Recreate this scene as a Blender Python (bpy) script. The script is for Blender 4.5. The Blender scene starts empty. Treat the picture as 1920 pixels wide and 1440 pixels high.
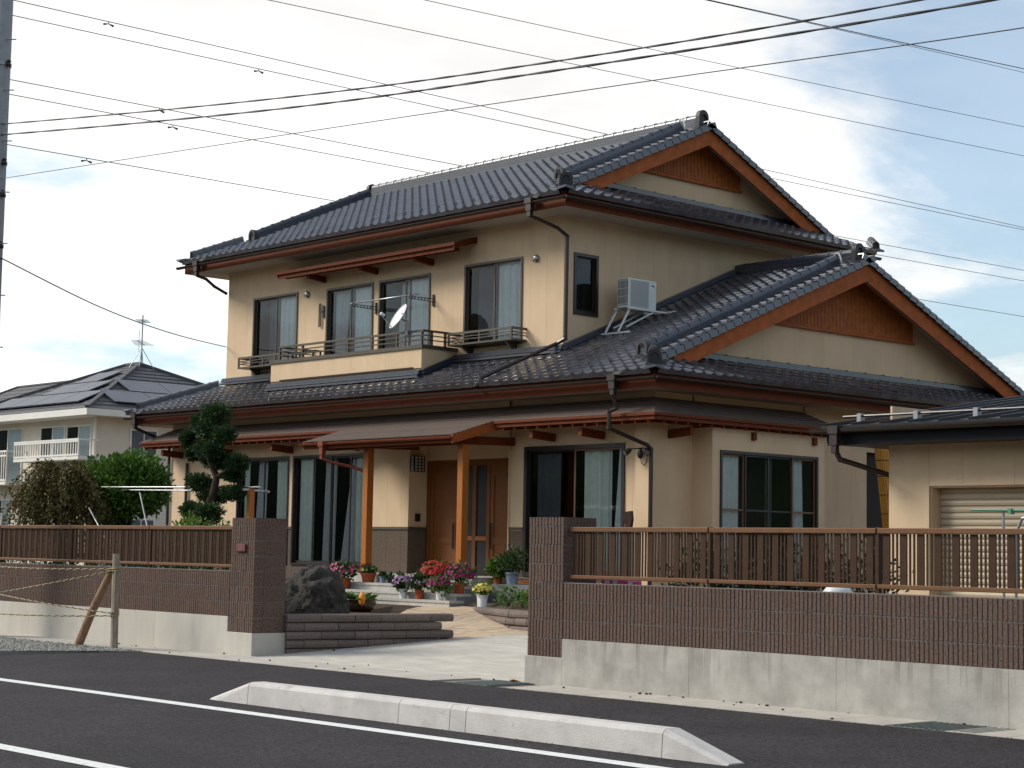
import bpy, bmesh, math, random
from mathutils import Vector, Matrix, noise
R = math.radians
rnd = random.Random(11)
sc = bpy.context.scene
col = sc.collection

# ------------------------------------------------------------------ camera
YAW, PITCH, ROLL = R(47.715), R(5.206), R(1.048)
CAM = Vector((14.8186, -13.7687, 1.41495))
fw = Vector((-math.sin(YAW) * math.cos(PITCH), math.cos(YAW) * math.cos(PITCH), math.sin(PITCH)))
rt = Vector((math.cos(YAW), math.sin(YAW), 0))
up = rt.cross(fw)
r2 = math.cos(ROLL) * rt + math.sin(ROLL) * up
u2 = -math.sin(ROLL) * rt + math.cos(ROLL) * up
cd = bpy.data.cameras.new('camera')
cam = bpy.data.objects.new('camera', cd)
col.objects.link(cam)
cam.matrix_world = Matrix(((r2.x, u2.x, -fw.x, CAM.x), (r2.y, u2.y, -fw.y, CAM.y), (r2.z, u2.z, -fw.z, CAM.z), (0, 0, 0, 1)))
cd.sensor_width = 36.0
cd.lens = 3453.7 / 1920 * 36
cd.clip_start = 0.1
cd.clip_end = 3000
sc.camera = cam

# ------------------------------------------------------------------ light
SUN_EL, SUN_AZ = R(36), math.atan2(-0.80, -0.60)     # azimuth as atan2(x, y) of the direction to the sun
sun_dir = Vector((math.sin(SUN_AZ) * math.cos(SUN_EL), math.cos(SUN_AZ) * math.cos(SUN_EL), math.sin(SUN_EL)))
world = bpy.data.worlds.new('World')
sc.world = world
world.use_nodes = True
wn, wl = world.node_tree.nodes, world.node_tree.links
wn.clear()
def N(tree, typ, **kw):
    n = tree.nodes.new(typ)
    for k, v in kw.items():
        if k.startswith('i_'):
            n.inputs[k[2:].replace('_', ' ')].default_value = v
        else:
            setattr(n, k, v)
    return n
wt = world.node_tree
out = N(wt, 'ShaderNodeOutputWorld')
bg = N(wt, 'ShaderNodeBackground')
bg.inputs['Strength'].default_value = 0.060
sky = N(wt, 'ShaderNodeTexSky', sky_type='NISHITA', sun_disc=False, sun_elevation=SUN_EL, sun_rotation=SUN_AZ, altitude=50, air_density=1.0, dust_density=1.2, ozone_density=1.6)
tc = N(wt, 'ShaderNodeTexCoord')
sep = N(wt, 'ShaderNodeSeparateXYZ')
wl.new(tc.outputs['Generated'], sep.inputs[0])
def math_(tree, op, a=None, b=None, c=None, clamp=False):
    n = N(tree, 'ShaderNodeMath', operation=op, use_clamp=clamp)
    for i, v in enumerate((a, b, c)):
        if v is None: continue
        if isinstance(v, (int, float)): n.inputs[i].default_value = v
        else: tree.links.new(v, n.inputs[i])
    return n.outputs[0]
# clouds on a flat layer seen in perspective
zc = math_(wt, 'ADD', math_(wt, 'MAXIMUM', sep.outputs[2], 0.0), 0.16)
cx = math_(wt, 'DIVIDE', sep.outputs[0], zc)
cy = math_(wt, 'DIVIDE', sep.outputs[1], zc)
cmb = N(wt, 'ShaderNodeCombineXYZ')
wl.new(cx, cmb.inputs[0]); wl.new(cy, cmb.inputs[1]); cmb.inputs[2].default_value = 3.7
n1 = N(wt, 'ShaderNodeTexNoise'); n1.inputs['Scale'].default_value = 1.15; n1.inputs['Detail'].default_value = 9; n1.inputs['Roughness'].default_value = 0.58; n1.inputs['Distortion'].default_value = 0.25
n2 = N(wt, 'ShaderNodeTexNoise'); n2.inputs['Scale'].default_value = 0.75; n2.inputs['Detail'].default_value = 6; n2.inputs['Roughness'].default_value = 0.6
for n in (n1, n2): wl.new(cmb.outputs[0], n.inputs['Vector'])
# denser towards -X, thinning towards +X
bias = math_(wt, 'MULTIPLY', math_(wt, 'ADD', sep.outputs[0], 0.575), -1.7)
dens = math_(wt, 'ADD', n1.outputs['Fac'], math_(wt, 'MINIMUM', math_(wt, 'MAXIMUM', bias, -0.06), 0.15))
mr = N(wt, 'ShaderNodeMapRange', interpolation_type='SMOOTHSTEP')
mr.inputs['From Min'].default_value = 0.42; mr.inputs['From Max'].default_value = 0.57; mr.inputs['To Min'].default_value = 0.28
wl.new(dens, mr.inputs['Value'])
mr2 = N(wt, 'ShaderNodeMapRange', interpolation_type='SMOOTHSTEP')
mr2.inputs['From Min'].default_value = 0.36; mr2.inputs['From Max'].default_value = 0.62
mr2.inputs['To Min'].default_value = 11.6; mr2.inputs['To Max'].default_value = 15.5
wl.new(n2.outputs['Fac'], mr2.inputs['Value'])
ccol = N(wt, 'ShaderNodeCombineColor')
wl.new(mr2.outputs[0], ccol.inputs[0])
wl.new(math_(wt, 'MULTIPLY', mr2.outputs[0], 0.99), ccol.inputs[1])
wl.new(math_(wt, 'ADD', math_(wt, 'MULTIPLY', mr2.outputs[0], 0.93), 0.55), ccol.inputs[2])
mixc = N(wt, 'ShaderNodeMix', data_type='RGBA')
wl.new(mr.outputs[0], mixc.inputs[0])
skm = N(wt, 'ShaderNodeVectorMath', operation='MULTIPLY'); skm.inputs[1].default_value = (1.55, 1.95, 2.05)
wl.new(sky.outputs[0], skm.inputs[0]); wl.new(skm.outputs[0], mixc.inputs[6]); wl.new(ccol.outputs[0], mixc.inputs[7])
wl.new(mixc.outputs[2], bg.inputs['Color'])
wl.new(bg.outputs[0], out.inputs[0])

sd = bpy.data.lights.new('sun', 'SUN')
sd.energy = 2.9
sd.angle = R(22)
sd.color = (1.0, 0.945, 0.86)
sun = bpy.data.objects.new('sun', sd)
sun.rotation_euler = (-sun_dir).to_track_quat('-Z', 'Y').to_euler()
sun.location = (0, -5, 30)
col.objects.link(sun)
vs = sc.view_settings
vs.view_transform = 'Standard'
vs.look = 'None'
vs.exposure = 0.42
vs.gamma = 1.0
vs.use_curve_mapping = False
sc.cycles.max_bounces = 6
sc.cycles.transparent_max_bounces = 12
sc.cycles.use_denoising = True

# ------------------------------------------------------------------ materials
MATS = {}
def mat(name, c, rough=0.6, var=0.12, scale=6.0, bump=0.0, bscale=60.0, spec=0.5, metal=0.0, isl=0.0, detail=5, c2=None, stretch=None, coat=0.0):
    """procedural surface: colour broken up by world-space noise, optional fine relief, optional shift per loose piece"""
    m = bpy.data.materials.new(name)
    m.use_nodes = True
    t = m.node_tree
    b = t.nodes['Principled BSDF']
    geo = N(t, 'ShaderNodeNewGeometry')
    pos = geo.outputs['Position']
    if stretch:
        mp = N(t, 'ShaderNodeVectorMath', operation='MULTIPLY')
        mp.inputs[1].default_value = stretch
        t.links.new(pos, mp.inputs[0]); pos = mp.outputs[0]
    nz = N(t, 'ShaderNodeTexNoise')
    nz.inputs['Scale'].default_value = scale; nz.inputs['Detail'].default_value = detail; nz.inputs['Roughness'].default_value = 0.6
    t.links.new(pos, nz.inputs['Vector'])
    rp = N(t, 'ShaderNodeMapRange')
    rp.inputs['From Min'].default_value = 0.3; rp.inputs['From Max'].default_value = 0.7
    t.links.new(nz.outputs['Fac'], rp.inputs['Value'])
    mx = N(t, 'ShaderNodeMix', data_type='RGBA')
    k = 1 - var
    mx.inputs[6].default_value = (c[0] * k, c[1] * k, c[2] * k, 1)
    d = c2 or [min(1, x * (1 + var)) for x in c]
    mx.inputs[7].default_value = (*d, 1)
    t.links.new(rp.outputs[0], mx.inputs[0])
    colout = mx.outputs[2]
    if isl:
        hs = N(t, 'ShaderNodeHueSaturation')
        mr_ = N(t, 'ShaderNodeMapRange')
        mr_.inputs['To Min'].default_value = 1 - isl; mr_.inputs['To Max'].default_value = 1 + isl
        oi = N(t, 'ShaderNodeObjectInfo')
        ad = math_(t, 'FRACT', math_(t, 'ADD', geo.outputs['Random Per Island'], oi.outputs['Random']))
        t.links.new(ad, mr_.inputs['Value'])
        t.links.new(mr_.outputs[0], hs.inputs['Value'])
        t.links.new(colout, hs.inputs['Color']); colout = hs.outputs[0]
    t.links.new(colout, b.inputs['Base Color'])
    rr = N(t, 'ShaderNodeMapRange')
    rr.inputs['To Min'].default_value = max(0.02, rough - 0.08); rr.inputs['To Max'].default_value = min(1, rough + 0.08)
    t.links.new(nz.outputs['Fac'], rr.inputs['Value'])
    t.links.new(rr.outputs[0], b.inputs['Roughness'])
    b.inputs['Specular IOR Level'].default_value = spec
    b.inputs['Metallic'].default_value = metal
    if coat: b.inputs['Coat Weight'].default_value = coat; b.inputs['Coat Roughness'].default_value = 0.15
    if bump:
        nb = N(t, 'ShaderNodeTexNoise')
        nb.inputs['Scale'].default_value = bscale; nb.inputs['Detail'].default_value = 4; nb.inputs['Roughness'].default_value = 0.65
        t.links.new(pos, nb.inputs['Vector'])
        bp = N(t, 'ShaderNodeBump')
        bp.inputs['Strength'].default_value = bump; bp.inputs['Distance'].default_value = 0.01
        t.links.new(nb.outputs['Fac'], bp.inputs['Height'])
        t.links.new(bp.outputs[0], b.inputs['Normal'])
    MATS[name] = m
    return m

mat('siding', (0.65, 0.478, 0.308), 0.78, 0.07, 2.2, 0.6, 150, 0.2, isl=0.025, stretch=(1, 1, .45))
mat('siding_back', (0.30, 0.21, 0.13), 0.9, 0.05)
mat('cladding', (0.115, 0.085, 0.062), 0.85, 0.35, 30, 0.8, 60, 0.2, stretch=(1, 1, 4))
mat('cladding_trim', (0.06, 0.045, 0.035), 0.7, 0.1)
mat('soffit', (0.46, 0.40, 0.33), 0.7, 0.05, 4, 0.1, 50, 0.3)
mat('red_wood', (0.130, 0.029, 0.008), 0.65, 0.2, 5, 0.15, 60, 0.15, stretch=(1, 1, 3))
mat('barge_wood', (0.34, 0.092, 0.025), 0.65, 0.25, 5, 0.15, 60, 0.15)
mat('post_wood', (0.38, 0.120, 0.018), 0.45, 0.15, 6, 0.1, 50, 0.4, stretch=(8, 8, 1))
mat('door_wood', (0.19, 0.062, 0.013), 0.55, 0.2, 10, 0.1, 50, 0.35, stretch=(6, 6, 1))
mat('lattice_wood', (0.42, 0.125, 0.030), 0.6, 0.25, 8, 0.1, 50, 0.3)
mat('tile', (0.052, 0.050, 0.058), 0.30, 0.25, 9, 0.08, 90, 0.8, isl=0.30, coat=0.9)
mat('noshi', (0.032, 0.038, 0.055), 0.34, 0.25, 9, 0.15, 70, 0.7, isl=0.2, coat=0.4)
mat('oni', (0.030, 0.029, 0.030), 0.5, 0.25, 9, 0.2, 70, 0.35)
mat('plaster', (0.62, 0.62, 0.60), 0.8, 0.08)
mat('deck', (0.03, 0.028, 0.028), 0.8, 0.1)
mat('gutter', (0.026, 0.015, 0.012), 0.38, 0.15, 8, 0, 60, 0.5)
mat('copper', (0.21, 0.048, 0.019), 0.42, 0.25, 10, 0.05, 60, 0.5, metal=0.35)
mat('slate', (0.105, 0.075, 0.062), 0.7, 0.2, 25, 0.25, 90, 0.35, isl=0.12)
mat('frame_dark', (0.022, 0.016, 0.014), 0.35, 0.1, 8, 0, 60, 0.5)
mat('frame_bronze', (0.075, 0.060, 0.042), 0.38, 0.1, 8, 0, 60, 0.5)
mat('frame_brown', (0.16, 0.075, 0.035), 0.45, 0.1, 8, 0, 60, 0.5)
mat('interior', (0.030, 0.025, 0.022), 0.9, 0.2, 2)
mat('interior_wood', (0.10, 0.04, 0.018), 0.8, 0.2, 4)
mat('lace', (0.72, 0.76, 0.76), 0.9, 0.06, 8, 0.05, 90, 0.1)
mat('lace_green', (0.66, 0.71, 0.65), 0.9, 0.08, 8, 0.05, 90, 0.1)
mat('drape', (0.11, 0.115, 0.13), 0.95, 0.1, 8, 0.1, 90, 0.1)
mat('drape_light', (0.52, 0.52, 0.54), 0.95, 0.1, 8, 0.1, 90, 0.1)
mat('screen', (0.045, 0.05, 0.055), 0.9, 0.1, 8)
mat('block', (0.130, 0.088, 0.071), 0.9, 0.5, 45, 1.0, 90, 0.12, isl=0.035)
mat('mortar', (0.19, 0.165, 0.15), 0.95, 0.2, 20)
mat('edging', (0.17, 0.135, 0.115), 0.9, 0.25, 40, 0.8, 80, 0.2, isl=0.12)
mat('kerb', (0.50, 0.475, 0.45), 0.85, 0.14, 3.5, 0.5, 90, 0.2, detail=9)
mat('slab', (0.43, 0.40, 0.35), 0.9, 0.12, 4, 0.35, 110, 0.2, isl=0.05)
mat('drive', (0.46, 0.43, 0.375), 0.9, 0.16, 2.2, 0.4, 90, 0.2, stretch=(1, 2.5, 1))
mat('paver', (0.47, 0.36, 0.25), 0.85, 0.2, 9, 0.35, 90, 0.25, isl=0.12)
mat('step', (0.44, 0.42, 0.38), 0.85, 0.12, 9, 0.3, 90, 0.25, isl=0.05)
mat('step_dark', (0.16, 0.165, 0.165), 0.85, 0.12, 9, 0.3, 90, 0.25)
mat('soil', (0.075, 0.055, 0.038), 0.95, 0.3, 8, 0.8, 40, 0.1)
mat('gravel', (0.24, 0.235, 0.21), 0.9, 0.25, 30, 0.3, 90, 0.2, isl=0.45)
mat('ground', (0.12, 0.11, 0.085), 0.95, 0.3, 0.6, 0.6, 20, 0.1)
mat('paint', (0.66, 0.67, 0.64), 0.7, 0.12, 25, 0.4, 140, 0.3)
mat('fence', (0.048, 0.022, 0.010), 0.55, 0.12, 12, 0.05, 60, 0.2)
mat('fence_rail', (0.145, 0.066, 0.027), 0.5, 0.1, 12, 0.05, 60, 0.3)
mat('white_metal', (0.62, 0.63, 0.60), 0.45, 0.06, 8, 0, 60, 0.45)
mat('ac_front', (0.40, 0.41, 0.40), 0.55, 0.08, 40, 0, 60, 0.4)
mat('white_plastic', (0.72, 0.73, 0.74), 0.4, 0.05, 8, 0, 60, 0.45)
mat('grey_metal', (0.30, 0.31, 0.32), 0.4, 0.1, 8, 0, 60, 0.5, metal=0.5)
mat('silver', (0.36, 0.37, 0.38), 0.35, 0.08, 8, 0, 60, 0.5, metal=0.8)
mat('black', (0.012, 0.012, 0.013), 0.5, 0.1)
mat('garage_roof', (0.014, 0.014, 0.017), 0.34, 0.15, 6, 0, 60, 0.4)
mat('garage_fascia', (0.010, 0.010, 0.013), 0.6, 0.1, 6, 0, 60, 0.15)
mat('shutter', (0.50, 0.40, 0.27), 0.5, 0.04, 8, 0, 60, 0.4)
mat('pole', (0.27, 0.275, 0.28), 0.85, 0.12, 8, 0.3, 60, 0.3)
mat('wire', (0.045, 0.047, 0.05), 0.5, 0.1)
mat('cream', (0.66, 0.60, 0.50), 0.8, 0.05, 2, 0.2, 120, 0.25)
mat('cream_trim', (0.70, 0.68, 0.62), 0.6, 0.05, 2)
mat('grey_roof', (0.085, 0.085, 0.09), 0.65, 0.25, 7, 0.3, 60, 0.35, stretch=(1, 1, 6))
mat('solar', (0.075, 0.085, 0.11), 0.38, 0.12, 4, 0, 60, 0.35)
mat('rock', (0.045, 0.040, 0.033), 0.85, 0.45, 5, 0.9, 22, 0.3)
mat('bark', (0.055, 0.038, 0.026), 0.95, 0.35, 14, 1.0, 40, 0.15, stretch=(1, 1, 0.35))
mat('old_wood', (0.27, 0.17, 0.105), 0.9, 0.35, 10, 0.6, 50, 0.2, stretch=(3, 3, 0.5))
mat('old_wood_grey', (0.30, 0.25, 0.20), 0.9, 0.3, 10, 0.6, 50, 0.2, stretch=(3, 3, 0.5))
mat('rope_yellow', (0.36, 0.29, 0.14), 0.9, 0.5, 90)
mat('bamboo', (0.56, 0.27, 0.045), 0.6, 0.3, 30, 0.4, 90, 0.35, stretch=(6, 6, 0.6))
mat('terracotta', (0.36, 0.085, 0.028), 0.75, 0.2, 10, 0.1, 60, 0.3)
mat('glaze_brown', (0.040, 0.018, 0.013), 0.25, 0.25, 8, 0, 60, 0.5)
mat('glaze_blue', (0.22, 0.27, 0.38), 0.35, 0.15, 8, 0, 60, 0.5)
mat('pink', (0.68, 0.10, 0.28), 0.6, 0.1, 8)
mat('orange', (0.75, 0.26, 0.015), 0.5, 0.1, 8)
mat('green_plastic', (0.06, 0.24, 0.15), 0.4, 0.1, 8)
mat('red_sign', (0.11, 0.022, 0.024), 0.6, 0.2, 60)
mat('sign_text', (0.24, 0.09, 0.085), 0.6, 0.1, 60)
mat('dark_text', (0.05, 0.05, 0.07), 0.6, 0.1, 60)
mat('lamp_paper', (0.50, 0.50, 0.46), 0.6, 0.05)
mat('grate', (0.10, 0.125, 0.12), 0.6, 0.15, 12, 0.2, 90, 0.4)

def leaf_mat(name, c, var=0.45):
    m = mat(name, c, 0.6, 0.25, 5, 0, 60, 0.3, isl=var)
    t = m.node_tree
    b = t.nodes['Principled BSDF']
    o = t.nodes['Material Output']
    tr = N(t, 'ShaderNodeBsdfTranslucent')
    t.links.new(b.inputs['Base Color'].links[0].from_socket, tr.inputs['Color'])
    ms = N(t, 'ShaderNodeMixShader')
    ms.inputs[0].default_value = 0.22
    t.links.new(b.outputs[0], ms.inputs[1]); t.links.new(tr.outputs[0], ms.inputs[2])
    t.links.new(ms.outputs[0], o.inputs['Surface'])
leaf_mat('leaf', (0.075, 0.155, 0.022))
leaf_mat('leaf_dark', (0.032, 0.070, 0.018))
leaf_mat('needle', (0.028, 0.062, 0.018))
leaf_mat('leaf_shade', (0.014, 0.024, 0.009))  # near-black leaf colour, the dark behind the right fence put into it
leaf_mat('leaf_brown', (0.105, 0.088, 0.022), 0.55)
leaf_mat('leaf_bright', (0.13, 0.20, 0.030))
leaf_mat('petal_red', (0.46, 0.012, 0.02), 0.3)
leaf_mat('petal_pink', (0.55, 0.10, 0.22), 0.3)
leaf_mat('petal_magenta', (0.24, 0.012, 0.10), 0.3)
leaf_mat('petal_yellow', (0.68, 0.58, 0.14), 0.3)
leaf_mat('petal_lilac', (0.42, 0.24, 0.42), 0.3)

def glass_mat():
    m = bpy.data.materials.new('glass'); m.use_nodes = True
    t = m.node_tree; t.nodes.clear()
    o = N(t, 'ShaderNodeOutputMaterial'); gl = N(t, 'ShaderNodeBsdfGlossy'); tr = N(t, 'ShaderNodeBsdfTransparent'); mx = N(t, 'ShaderNodeMixShader'); fr = N(t, 'ShaderNodeFresnel')
    gl.inputs['Roughness'].default_value = 0.02
    gl.inputs['Color'].default_value = (0.95, 0.97, 1.0, 1)
    tr.inputs['Color'].default_value = (0.88, 0.91, 0.90, 1)
    fr.inputs['IOR'].default_value = 1.45
    geo = N(t, 'ShaderNodeNewGeometry'); nz = N(t, 'ShaderNodeTexNoise'); nz.inputs['Scale'].default_value = 0.9; nz.inputs['Detail'].default_value = 1
    t.links.new(geo.outputs['Position'], nz.inputs['Vector'])
    bp = N(t, 'ShaderNodeBump'); bp.inputs['Strength'].default_value = 0.05; bp.inputs['Distance'].default_value = 0.05
    t.links.new(nz.outputs['Fac'], bp.inputs['Height'])
    t.links.new(bp.outputs[0], gl.inputs['Normal'])
    t.links.new(fr.outputs[0], mx.inputs[0]); t.links.new(tr.outputs[0], mx.inputs[1]); t.links.new(gl.outputs[0], mx.inputs[2]); t.links.new(mx.outputs[0], o.inputs[0])
    MATS['glass'] = m
glass_mat()

def asphalt_mat():
    m = mat('asphalt', (0.030, 0.027, 0.029), 0.88, 0.28, 0.7, 0, 60, 0.2)
    t = m.node_tree; b = t.nodes['Principled BSDF']
    base = b.inputs['Base Color'].links[0].from_socket
    geo = N(t, 'ShaderNodeNewGeometry')
    vo = N(t, 'ShaderNodeTexVoronoi'); vo.inputs['Scale'].default_value = 75
    nz = N(t, 'ShaderNodeTexNoise'); nz.inputs['Scale'].default_value = 55; nz.inputs['Detail'].default_value = 4; nz.inputs['Roughness'].default_value = 0.8
    t.links.new(geo.outputs['Position'], vo.inputs['Vector']); t.links.new(geo.outputs['Position'], nz.inputs['Vector'])
    mr_ = N(t, 'ShaderNodeMapRange'); mr_.inputs['From Min'].default_value = 0.62; mr_.inputs['From Max'].default_value = 0.80; mr_.inputs['To Max'].default_value = 0.75
    t.links.new(nz.outputs['Fac'], mr_.inputs['Value'])
    mx = N(t, 'ShaderNodeMix', data_type='RGBA'); mx.inputs[7].default_value = (0.17, 0.16, 0.155, 1)
    t.links.new(mr_.outputs[0], mx.inputs[0]); t.links.new(base, mx.inputs[6]); t.links.new(mx.outputs[2], b.inputs['Base Color'])
    v2 = N(t, 'ShaderNodeTexVoronoi'); v2.inputs['Scale'].default_value = 48; t.links.new(geo.outputs['Position'], v2.inputs['Vector'])
    sp = N(t, 'ShaderNodeSeparateColor'); t.links.new(v2.outputs['Color'], sp.inputs[0])
    m3 = N(t, 'ShaderNodeMapRange'); m3.inputs['To Min'].default_value = 0.55; m3.inputs['To Max'].default_value = 1.55; t.links.new(sp.outputs[0], m3.inputs['Value'])
    hs = N(t, 'ShaderNodeHueSaturation'); t.links.new(mx.outputs[2], hs.inputs['Color']); t.links.new(m3.outputs[0], hs.inputs['Value']); t.links.new(hs.outputs[0], b.inputs['Base Color'])
    bp = N(t, 'ShaderNodeBump'); bp.inputs['Strength'].default_value = 0.8; bp.inputs['Distance'].default_value = 0.008
    t.links.new(vo.outputs['Distance'], bp.inputs['Height']); t.links.new(bp.outputs[0], b.inputs['Normal'])
asphalt_mat()

def concrete_mat():
    """cast concrete with run-off streaks that hang from the top edge"""
    m = mat('concrete', (0.36, 0.34, 0.305), 0.88, 0.22, 3.0, 0.35, 70, 0.25)
    t = m.node_tree; b = t.nodes['Principled BSDF']
    base = b.inputs['Base Color'].links[0].from_socket
    geo = N(t, 'ShaderNodeNewGeometry'); sp = N(t, 'ShaderNodeSeparateXYZ'); t.links.new(geo.outputs['Position'], sp.inputs[0])
    mp = N(t, 'ShaderNodeVectorMath', operation='MULTIPLY'); mp.inputs[1].default_value = (11.0, 11.0, 0.7); t.links.new(geo.outputs['Position'], mp.inputs[0])
    nz = N(t, 'ShaderNodeTexNoise'); nz.inputs['Scale'].default_value = 1.0; nz.inputs['Detail'].default_value = 4; t.links.new(mp.outputs[0], nz.inputs['Vector'])
    nb = N(t, 'ShaderNodeTexNoise'); nb.inputs['Scale'].default_value = 1.3; nb.inputs['Detail'].default_value = 5; t.links.new(geo.outputs['Position'], nb.inputs['Vector'])
    a = N(t, 'ShaderNodeMapRange'); a.inputs['From Min'].default_value = 0.53; a.inputs['From Max'].default_value = 0.68; t.links.new(nz.outputs['Fac'], a.inputs['Value'])
    h = N(t, 'ShaderNodeMapRange'); h.inputs['From Min'].default_value = 0.08; h.inputs['From Max'].default_value = 0.46; t.links.new(sp.outputs[2], h.inputs['Value'])
    k = math_(t, 'MULTIPLY', math_(t, 'MULTIPLY', a.outputs[0], h.outputs[0]), 0.62)
    m1 = N(t, 'ShaderNodeMix', data_type='RGBA'); m1.inputs[7].default_value = (0.16, 0.15, 0.125, 1); t.links.new(k, m1.inputs[0]); t.links.new(base, m1.inputs[6])
    c = N(t, 'ShaderNodeMapRange'); c.inputs['From Min'].default_value = 0.60; c.inputs['From Max'].default_value = 0.74; t.links.new(nb.outputs['Fac'], c.inputs['Value'])
    m2 = N(t, 'ShaderNodeMix', data_type='RGBA'); m2.inputs[7].default_value = (0.19, 0.18, 0.155, 1); t.links.new(math_(t, 'MULTIPLY', c.outputs[0], 0.4), m2.inputs[0]); t.links.new(m1.outputs[2], m2.inputs[6])
    d = N(t, 'ShaderNodeMapRange'); d.inputs['From Min'].default_value = 0.36; d.inputs['From Max'].default_value = 0.28; t.links.new(nz.outputs['Fac'], d.inputs['Value'])
    m3 = N(t, 'ShaderNodeMix', data_type='RGBA'); m3.inputs[7].default_value = (0.56, 0.55, 0.53, 1); t.links.new(math_(t, 'MULTIPLY', math_(t, 'MULTIPLY', d.outputs[0], h.outputs[0]), 0.6), m3.inputs[0]); t.links.new(m2.outputs[2], m3.inputs[6])
    t.links.new(m3.outputs[2], b.inputs['Base Color'])
concrete_mat()
def worn_paint():
    m = MATS['paint']; t = m.node_tree; b = t.nodes['Principled BSDF']
    base = b.inputs['Base Color'].links[0].from_socket
    geo = N(t, 'ShaderNodeNewGeometry'); nz = N(t, 'ShaderNodeTexNoise'); nz.inputs['Scale'].default_value = 16; nz.inputs['Detail'].default_value = 8; nz.inputs['Roughness'].default_value = 0.75
    t.links.new(geo.outputs['Position'], nz.inputs['Vector'])
    r_ = N(t, 'ShaderNodeMapRange'); r_.inputs['From Min'].default_value = 0.60; r_.inputs['From Max'].default_value = 0.68; t.links.new(nz.outputs['Fac'], r_.inputs['Value'])
    mx = N(t, 'ShaderNodeMix', data_type='RGBA'); mx.inputs[7].default_value = (0.10, 0.095, 0.09, 1)
    t.links.new(r_.outputs[0], mx.inputs[0]); t.links.new(base, mx.inputs[6]); t.links.new(mx.outputs[2], b.inputs['Base Color'])
worn_paint()
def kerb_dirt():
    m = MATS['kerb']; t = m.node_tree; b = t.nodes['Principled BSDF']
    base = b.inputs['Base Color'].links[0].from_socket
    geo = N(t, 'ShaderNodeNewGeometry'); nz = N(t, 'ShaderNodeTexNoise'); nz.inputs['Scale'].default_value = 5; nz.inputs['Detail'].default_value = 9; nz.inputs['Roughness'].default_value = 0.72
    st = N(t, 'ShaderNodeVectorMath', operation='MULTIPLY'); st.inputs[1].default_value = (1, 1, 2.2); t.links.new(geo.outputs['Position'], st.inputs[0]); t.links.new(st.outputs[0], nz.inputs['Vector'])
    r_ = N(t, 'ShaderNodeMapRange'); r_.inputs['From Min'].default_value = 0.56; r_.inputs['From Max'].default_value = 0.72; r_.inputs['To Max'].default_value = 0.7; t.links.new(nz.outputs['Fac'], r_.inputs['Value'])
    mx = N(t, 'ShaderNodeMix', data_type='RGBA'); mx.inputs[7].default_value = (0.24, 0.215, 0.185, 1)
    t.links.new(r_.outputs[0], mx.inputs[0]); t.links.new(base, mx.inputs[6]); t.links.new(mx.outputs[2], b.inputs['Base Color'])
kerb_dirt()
mat('hill', (0.030, 0.045, 0.022), 0.95, 0.4, 0.05, 0, 60, 0.1)
mat('concrete_clean', (0.47, 0.44, 0.385), 0.88, 0.10, 3.0, 0.35, 70, 0.25, stretch=(1, 1, .35))

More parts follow.
